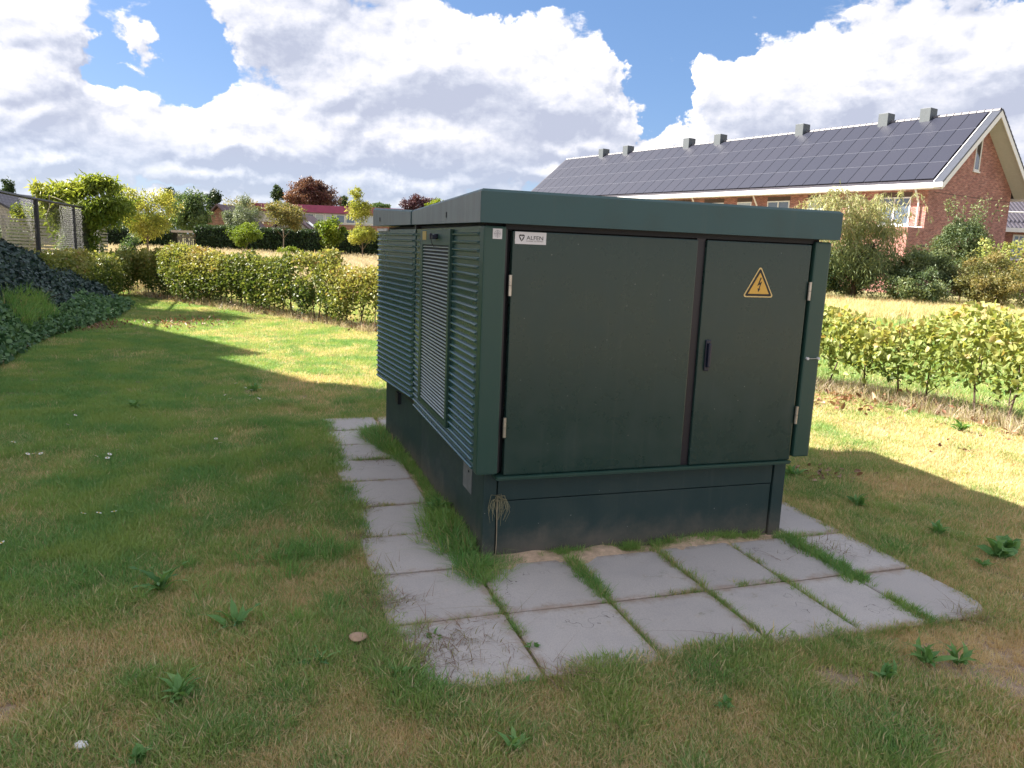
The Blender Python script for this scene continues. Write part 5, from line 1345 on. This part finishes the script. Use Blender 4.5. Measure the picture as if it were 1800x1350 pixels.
def school():
    root = empty('school_building', (-19.5, 80, 0)); tag(root, 'flat-roofed school with purple-red roof edge, white window band and brick below', 'school')
    MB().box((-8.5, 0, 0), (9.5, 9, 4.45)).build('brick_walls', brick_mat('school_brick', (.38, .16, .11), (.30, .12, .09), (.35, .28, .24)), root)
    MB().box((-8.8, -.5, 4.20), (9.8, 9.3, 4.92), .02).build('purple_fascia', simple('purple_fascia_sheet', (.30, .055, .13), .35, .12, 2), root)
    MB().box((-8.6, -.10, 3.10), (9.6, 0, 4.18)).build('white_band', simple('pale_panel', (.50, .48, .52), .6, .1), root)
    for i in range(9):
        x = -2.3 + i * 1.05
        f = MB().box((x, -.16, 3.25), (x + .95, -.11, 4.08)).build('window', M_UPVC, root)
        MB().box((x + .06, -.175, 3.31), (x + .89, -.161, 4.02)).build('pane', M_BLIND if i % 4 in (1, 2) else M_GLASS, f)
    MB().box((-3.6, -.15, 2.0), (-2.7, -.1, 4.0)).build('dark_doorway', M_DGLASS, root)
    return root
school()

def gable_house(label, x, y, hw, ze, zr, depth, roofm, wallm, hip=False, skylight=False):
    root = empty('garden_house', (x, y, 0)); tag(root, label, 'house')
    MB().box((-hw * .92, 0, 0), (hw * .92, depth, ze)).prism([(-hw * .92, ze), (hw * .92, ze), (0, zr - .15)], 'y', 0.0, depth).build('walls', wallm, root)
    for s in (-1, 1):
        MB().prism([(0, zr), (s * hw, ze - .08), (s * hw, ze + .06), (0, zr + .14)], 'y', -.35, depth + .3).build('roof_slope', roofm, root)
    if skylight:
        MB().prism([(hw * .45, ze + (zr - ze) * .55 + .16), (hw * .72, ze + (zr - ze) * .28 + .16), (hw * .72, ze + (zr - ze) * .28 + .24), (hw * .45, ze + (zr - ze) * .55 + .24)], 'y', .6, 1.6).build('skylight', M_BLIND, root)
    return root
M_BROOF = simple('brown_roof_tile', (.12, .08, .09), .7, .25, 3)
gable_house('house with steep brown tiled roof between the dark tree and the silvery willow', -25.3, 66, 2.3, 1.7, 4.0, 7, M_BROOF, M_BRICK2)
gable_house('low house with pale patterned gable and skylight behind the long dark hedge', -17.4, 60, 2.1, 1.8, 3.35, 6, M_BROOF, simple('patterned_gable', (.42, .40, .40), .8, .5, 9), skylight=True)
gable_house('dark-roofed bungalow glimpsed through the wire fence at the left edge', -30.8, 45, 2.9, 2.0, 3.4, 7, simple('blue_black_roof', (.035, .035, .06), .5, .2), simple('render_pale', (.45, .42, .42), .8))

# unseen building left of the viewer, shaped to throw the long shade
M_RENDER = simple('bounce_white_render', (.74, .72, .68), .85, .05)  # white chosen to bounce sky light back into the shade
def neighbour():
    # axis along the shade edge: direction (0.747,-0.665)
    a = math.atan2(-0.665, 0.747); root = empty('neighbouring_building', (-13.0, 12.2, 0), a)
    tag(root, 'unseen tall building left of the lawn, shaped for its stepped shadow and whitened to bounce light', 'building')
    MB().box((-6.0, -9.0, 0), (-.45, 0, 8.35)).build('left_wing', M_RENDER, root)
    MB().box((-.45, -9.0, 0), (1.9, -.45, 8.0)).build('middle_wing', M_RENDER, root)
    MB().box((1.9, -9.0, 0), (11.4, -.45, 9.2)).build('raised_shade_wing', M_RENDER, root)  # wing raised so its shade also covers the cabinet's rear lid
    MB().box((-6.1, -9.1, 8.352), (-.42, .06, 8.42)).build('roof_edge', M_SOFFIT, root)
    MB().box((-.415, -9.1, 8.002), (1.86, -.39, 8.07)).build('roof_edge', M_SOFFIT, root)
    MB().box((1.85, -9.1, 9.202), (11.5, -.39, 9.27)).build('roof_edge', M_SOFFIT, root)
    for i in range(4):
        for z in (1.0, 3.6, 6.0):
            f = MB().box((2.2 + i * 2.3, -.448, z), (3.5 + i * 2.3, -.40, z + 1.4)).build('window', M_UPVC, root)
            MB().box((2.28 + i * 2.3, -.398, z + .08), (3.42 + i * 2.3, -.39, z + 1.32)).build('pane', M_GLASS, f)
neighbour()

# ---------------------------------------------------------------- weeds, flowers, small finds
def strap_leaf(L, w, lift, curl, seg=4, toothed=False):
    V = []; F = []
    for i in range(seg + 1):
        f = i / seg; ww = w * (math.sin(min(f * 1.25 + .12, 1.0) * math.pi) ** .7 if f < .8 else (1 - f) * 3.2) * .5 + .0012
        if toothed and i % 2: ww *= .55
        x = L * f; z = lift * math.sin(f * 2.2) * L - curl * L * f * f
        V += [(x, -ww, z + ww * .35), (x, 0, z), (x, ww, z + ww * .35)]
    for i in range(seg):
        b = i * 3; F += [[b, b + 3, b + 4, b + 1], [b + 1, b + 4, b + 5, b + 2]]
    m = D.meshes.new('leaf'); m.from_pydata(V, [], F); m.update()
    a = m.attributes.new('tint', 'FLOAT', 'FACE'); a.data.foreach_set('value', [random.random()] * len(F)); m.materials.append(LM['weed']); return m
LEAVES = {'plantain': [strap_leaf(.13, .026, .30, .18) for _ in range(4)], 'dandelion': [strap_leaf(.14, .032, .22, .12, 9, True) for _ in range(4)],
          'round': [strap_leaf(.10, .038, .45, .20) for _ in range(4)]}
def rosette(x, y, kind, size, n, label, seed):
    r_ = random.Random(seed); root = empty('weed', (x, y, .004)); tag(root, label, 'weed')
    for k in range(int(n * 1.7)):
        s = size * r_.uniform(.35, 1.0)
        inst('leaf', r_.choice(LEAVES[kind] + LEAVES['plantain'][:1]), root, (r_.uniform(-.02, .02), r_.uniform(-.02, .02), .004 + k * .0008), (r_.uniform(-.6, .6), -r_.uniform(.0, .85), 6.283 * (k * .382 % 1) + r_.uniform(-.3, .3)), (s, s, s))
W_ = [(-1.064, 2.345, 'plantain', 1.15, 13, 'dark green rosette weed in the grass at lower left'),
      (-1.07, 2.84, 'dandelion', 1.1, 9, 'toothed-leaf weed in front of the small mushroom patch at left'),
      (-1.50, 3.13, 'dandelion', 1.35, 9, 'spreading dandelion rosette in the left foreground lawn'),
      (0.056, 2.15, 'plantain', .85, 9, 'small star-shaped plantain at the bottom centre edge'),
      (1.67, 2.79, 'plantain', 1.0, 16, 'broad dark weed just below the rounded slab corner'),
      (1.80, 2.79, 'plantain', .95, 12, 'smaller dark weed beside the broad one below the rounded slab corner'),
      (1.44, 2.65, 'plantain', .8, 10, 'flat weed left of the pair under the rounded slab corner'),
      (2.66, 3.93, 'round', 1.35, 14, 'bright leafy weed near the right edge beside the paving'),
      (2.78, 4.04, 'round', 1.25, 12, 'second bright leafy weed touching the one near the right edge'),
      (2.50, 3.80, 'plantain', .75, 9, 'bluish flat weed between slabs and the bright leafy pair'),
      (2.50, 4.25, 'plantain', .95, 12, 'weed in the shaded turf just above the bright leafy pair'),
      (2.24, 4.72, 'plantain', 1.05, 13, 'flat green weed close behind the paving at right'),
      (4.25, 7.09, 'plantain', 1.5, 12, 'green weed alone in the sunny dry turf at right'),
      (0.774, 2.42, 'round', .6, 8, 'tiny pale weed in the bare turf below the front slabs'),
      (-0.66, 2.60, 'dandelion', .9, 8, 'dandelion leaves beside the little mushroom'),
      (-0.405, 4.20, 'round', 1.5, 11, 'bright broad-leaved weed against the cabinet plinth'),
      (-0.36, 2.53, 'round', .8, 8, 'leafy weed at the lower left edge of the paving'),
      (-0.27, 2.80, 'round', .55, 7, 'small weed rooted in the joint of the corner slabs'),
      (0.13, 2.76, 'round', .55, 7, 'tiny weed in the joint between the two front left slabs'),
      (0.09, 2.52, 'round', .5, 6, 'upright sprig at the front edge of the corner slab'),
      (-1.05, 2.02, 'round', .9, 7, 'lone leaf cluster at the bottom left edge'),
      (-2.6, 7.6, 'round', 1.3, 9, 'weed among the daisies near the shade line'),
      (-3.3, 6.6, 'round', 1.3, 9, 'pale weed in the middle of the left lawn'),
      (2.05, 5.35, 'plantain', 1.1, 9, 'weed in the cabinet shadow at right')]
for i, a in enumerate(W_): rosette(a[0], a[1], a[2], a[3], a[4], a[5], i)

def daisies():
    M_PET = simple('daisy_petal', (.85, .85, .86), .6, .02); M_EYE = simple('daisy_eye', (.60, .42, .05), .6)
    p = MB(); n = 12
    for i in range(n):
        a = 2 * math.pi * i / n; b = a + .42
        p.poly([(0, 0, 0), (.012 * math.cos(a), .012 * math.sin(a), .002), (.013 * math.cos((a + b) / 2), .013 * math.sin((a + b) / 2), .003), (.012 * math.cos(b), .012 * math.sin(b), .002)], [[0, 1, 2, 3]])
    pm = p.mesh('petals', M_PET); em = MB().tube([(0, 0, 0), (0, 0, .004)], [.0045, .003], 8).mesh('eye', M_EYE); stm = MB().tube([(0, 0, 0), (.004, 0, .03), (0, 0, .055)], .0012, 4).mesh('stalk', LM['weed'])
    spots = [(-2.779, 4.988), (-2.661, 4.91), (-2.70, 5.01), (-3.484, 5.217), (-3.217, 4.951), (-3.18, 4.96), (-3.14, 4.97), (-2.725, 5.168), (-2.254, 3.892), (-2.181, 3.909), (-2.11, 3.93), (-2.396, 3.448),
             (-2.183, 5.534), (-3.64, 6.231), (-3.55, 6.1), (-3.421, 5.768), (-3.3, 5.6), (-2.822, 7.714), (-2.679, 7.589), (-5.698, 10.72), (-2.559, 7.404), (-2.72, 7.15), (-2.5, 7.2), (-2.6, 6.95), (-2.35, 7.0), (-2.1, 5.4)]
    for i, (x, y) in enumerate(spots):
        root = empty('daisy', (x, y, 0), random.uniform(0, 6)); tag(root, 'small white daisy in the green lawn left of the cabinet', 'daisy', 'daisies in the left lawn')
        s = random.uniform(.9, 1.25); root.scale = (s, s, s)
        inst('petals', pm, root, (0, 0, .055), (R(random.uniform(-25, 25)), R(random.uniform(-25, 25)), 0)); inst('eye', em, root, (0, 0, .056)); inst('stalk', stm, root)
daisies()

def small_things():
    root = empty('mushroom', (-.556, 2.751, 0)); tag(root, 'small flat tan mushroom in the grass left of the paving corner', 'mushroom')
    m = MB(); n = 18; rings = [(0, .056), (.012, .055), (.024, .051), (.034, .045), (.036, .042), (.030, .043), (.0, .046)]
    V = []; F = []
    for r_, z in rings:
        for i in range(n): a = 2 * math.pi * i / n; w = 1 + .07 * math.sin(3 * a); V.append((r_ * w * math.cos(a), r_ * w * math.sin(a), z))
    for k in range(len(rings) - 1):
        for i in range(n): j = (i + 1) % n; F.append([k * n + i, k * n + j, (k + 1) * n + j, (k + 1) * n + i])
    m.poly(V, F); m.build('cap', simple('mushroom_tan', (.42, .28, .19), .7, .2, 40), root, smooth=True)
    MB().tube([(0, 0, 0), (.003, 0, .045)], [.007, .006], 8).build('stem', simple('mushroom_stem', (.45, .38, .3), .8), root)
    # crumpled white scrap
    me = MB(); bm = bmesh.new(); bmesh.ops.create_icosphere(bm, subdivisions=3, radius=.017)
    r_ = random.Random(2)
    for v in bm.verts: v.co *= r_.uniform(.7, 1.2); v.co.z *= .7; v.co.x *= 1.2
    me.add(bm); bm.free(); o = me.build('paper_scrap', simple('paper_white', (.82, .82, .84), .8, .04), None); o.location = (-1.252, 2.076, .022)
    tag(o, 'crumpled white paper scrap in the grass at bottom left', 'litter')
    # heap of dead leaves right of the cabinet, rusty leaves beyond
    for (x, y, n, sx, sy, s, lab, mat) in ((2.28, 5.38, 110, .15, .09, .065, 'curled heap of dry orange-brown leaves right behind the cabinet in shade', 'dead'), (3.75, 6.35, 26, .14, .10, .055, 'few rust-red dry leaves on the sunny turf at right', 'dead'),
                                           (4.9, 7.3, 180, .5, .35, .07, 'brown fallen leaves under the thin hedge at the right edge', 'dead'), (3.6, 8.5, 500, .45, .35, .085, 'orange dead leaves piled at the foot of the thin hedge beside the cabinet', 'dead')):
        P = np.stack([rng.normal(0, sx, n), rng.normal(0, sy, n), np.abs(rng.normal(.015, .02, n))], 1)
        root = empty('leaf_heap', (x, y, 0)); tag(root, lab, 'leaf heap')
        leaf_parts(root, P[:290], s * .8, LM[mat], .5)
        if n > 290: leaves('loose_leaves', P[290:], s, LM[mat], root, rng.uniform(.3, 1, n - 290), up=.3, detailed=True)
    # dried plant hanging out of the plinth joint
    root = empty('dried_weed', (*uv2w(.128, .07), 0), A); tag(root, 'dried straw-coloured weed hanging from the slot at the plinth corner', 'dried weed')
    m = MB(); r_ = random.Random(4)
    for k in range(30):
        a = r_.uniform(-2.6, .4); L = r_.uniform(.04, .12); z = .33 + r_.uniform(-.015, .015); dx = r_.uniform(-.05, .07); dy = -r_.uniform(.005, .045)
        m.tube([(0, 0, z), (dx * .7, dy, z - .01 + r_.uniform(0, .02)), (dx, dy * 1.2, z - L * .55), (dx * r_.uniform(.4, 1.0), dy, z - L)], [.0013, .0012, .0010, .0006], 4)
    m.build('straws', simple('dry_straw', (.27, .25, .15), .8, .3), root)
    MB().tube([(.0, -.01, .33), (.0, -.02, .2), (.003, -.015, .10), (.0, -.01, .0)], .0022, 5).build('stalk', simple('dry_stalk', (.40, .32, .22), .8), root)
small_things()
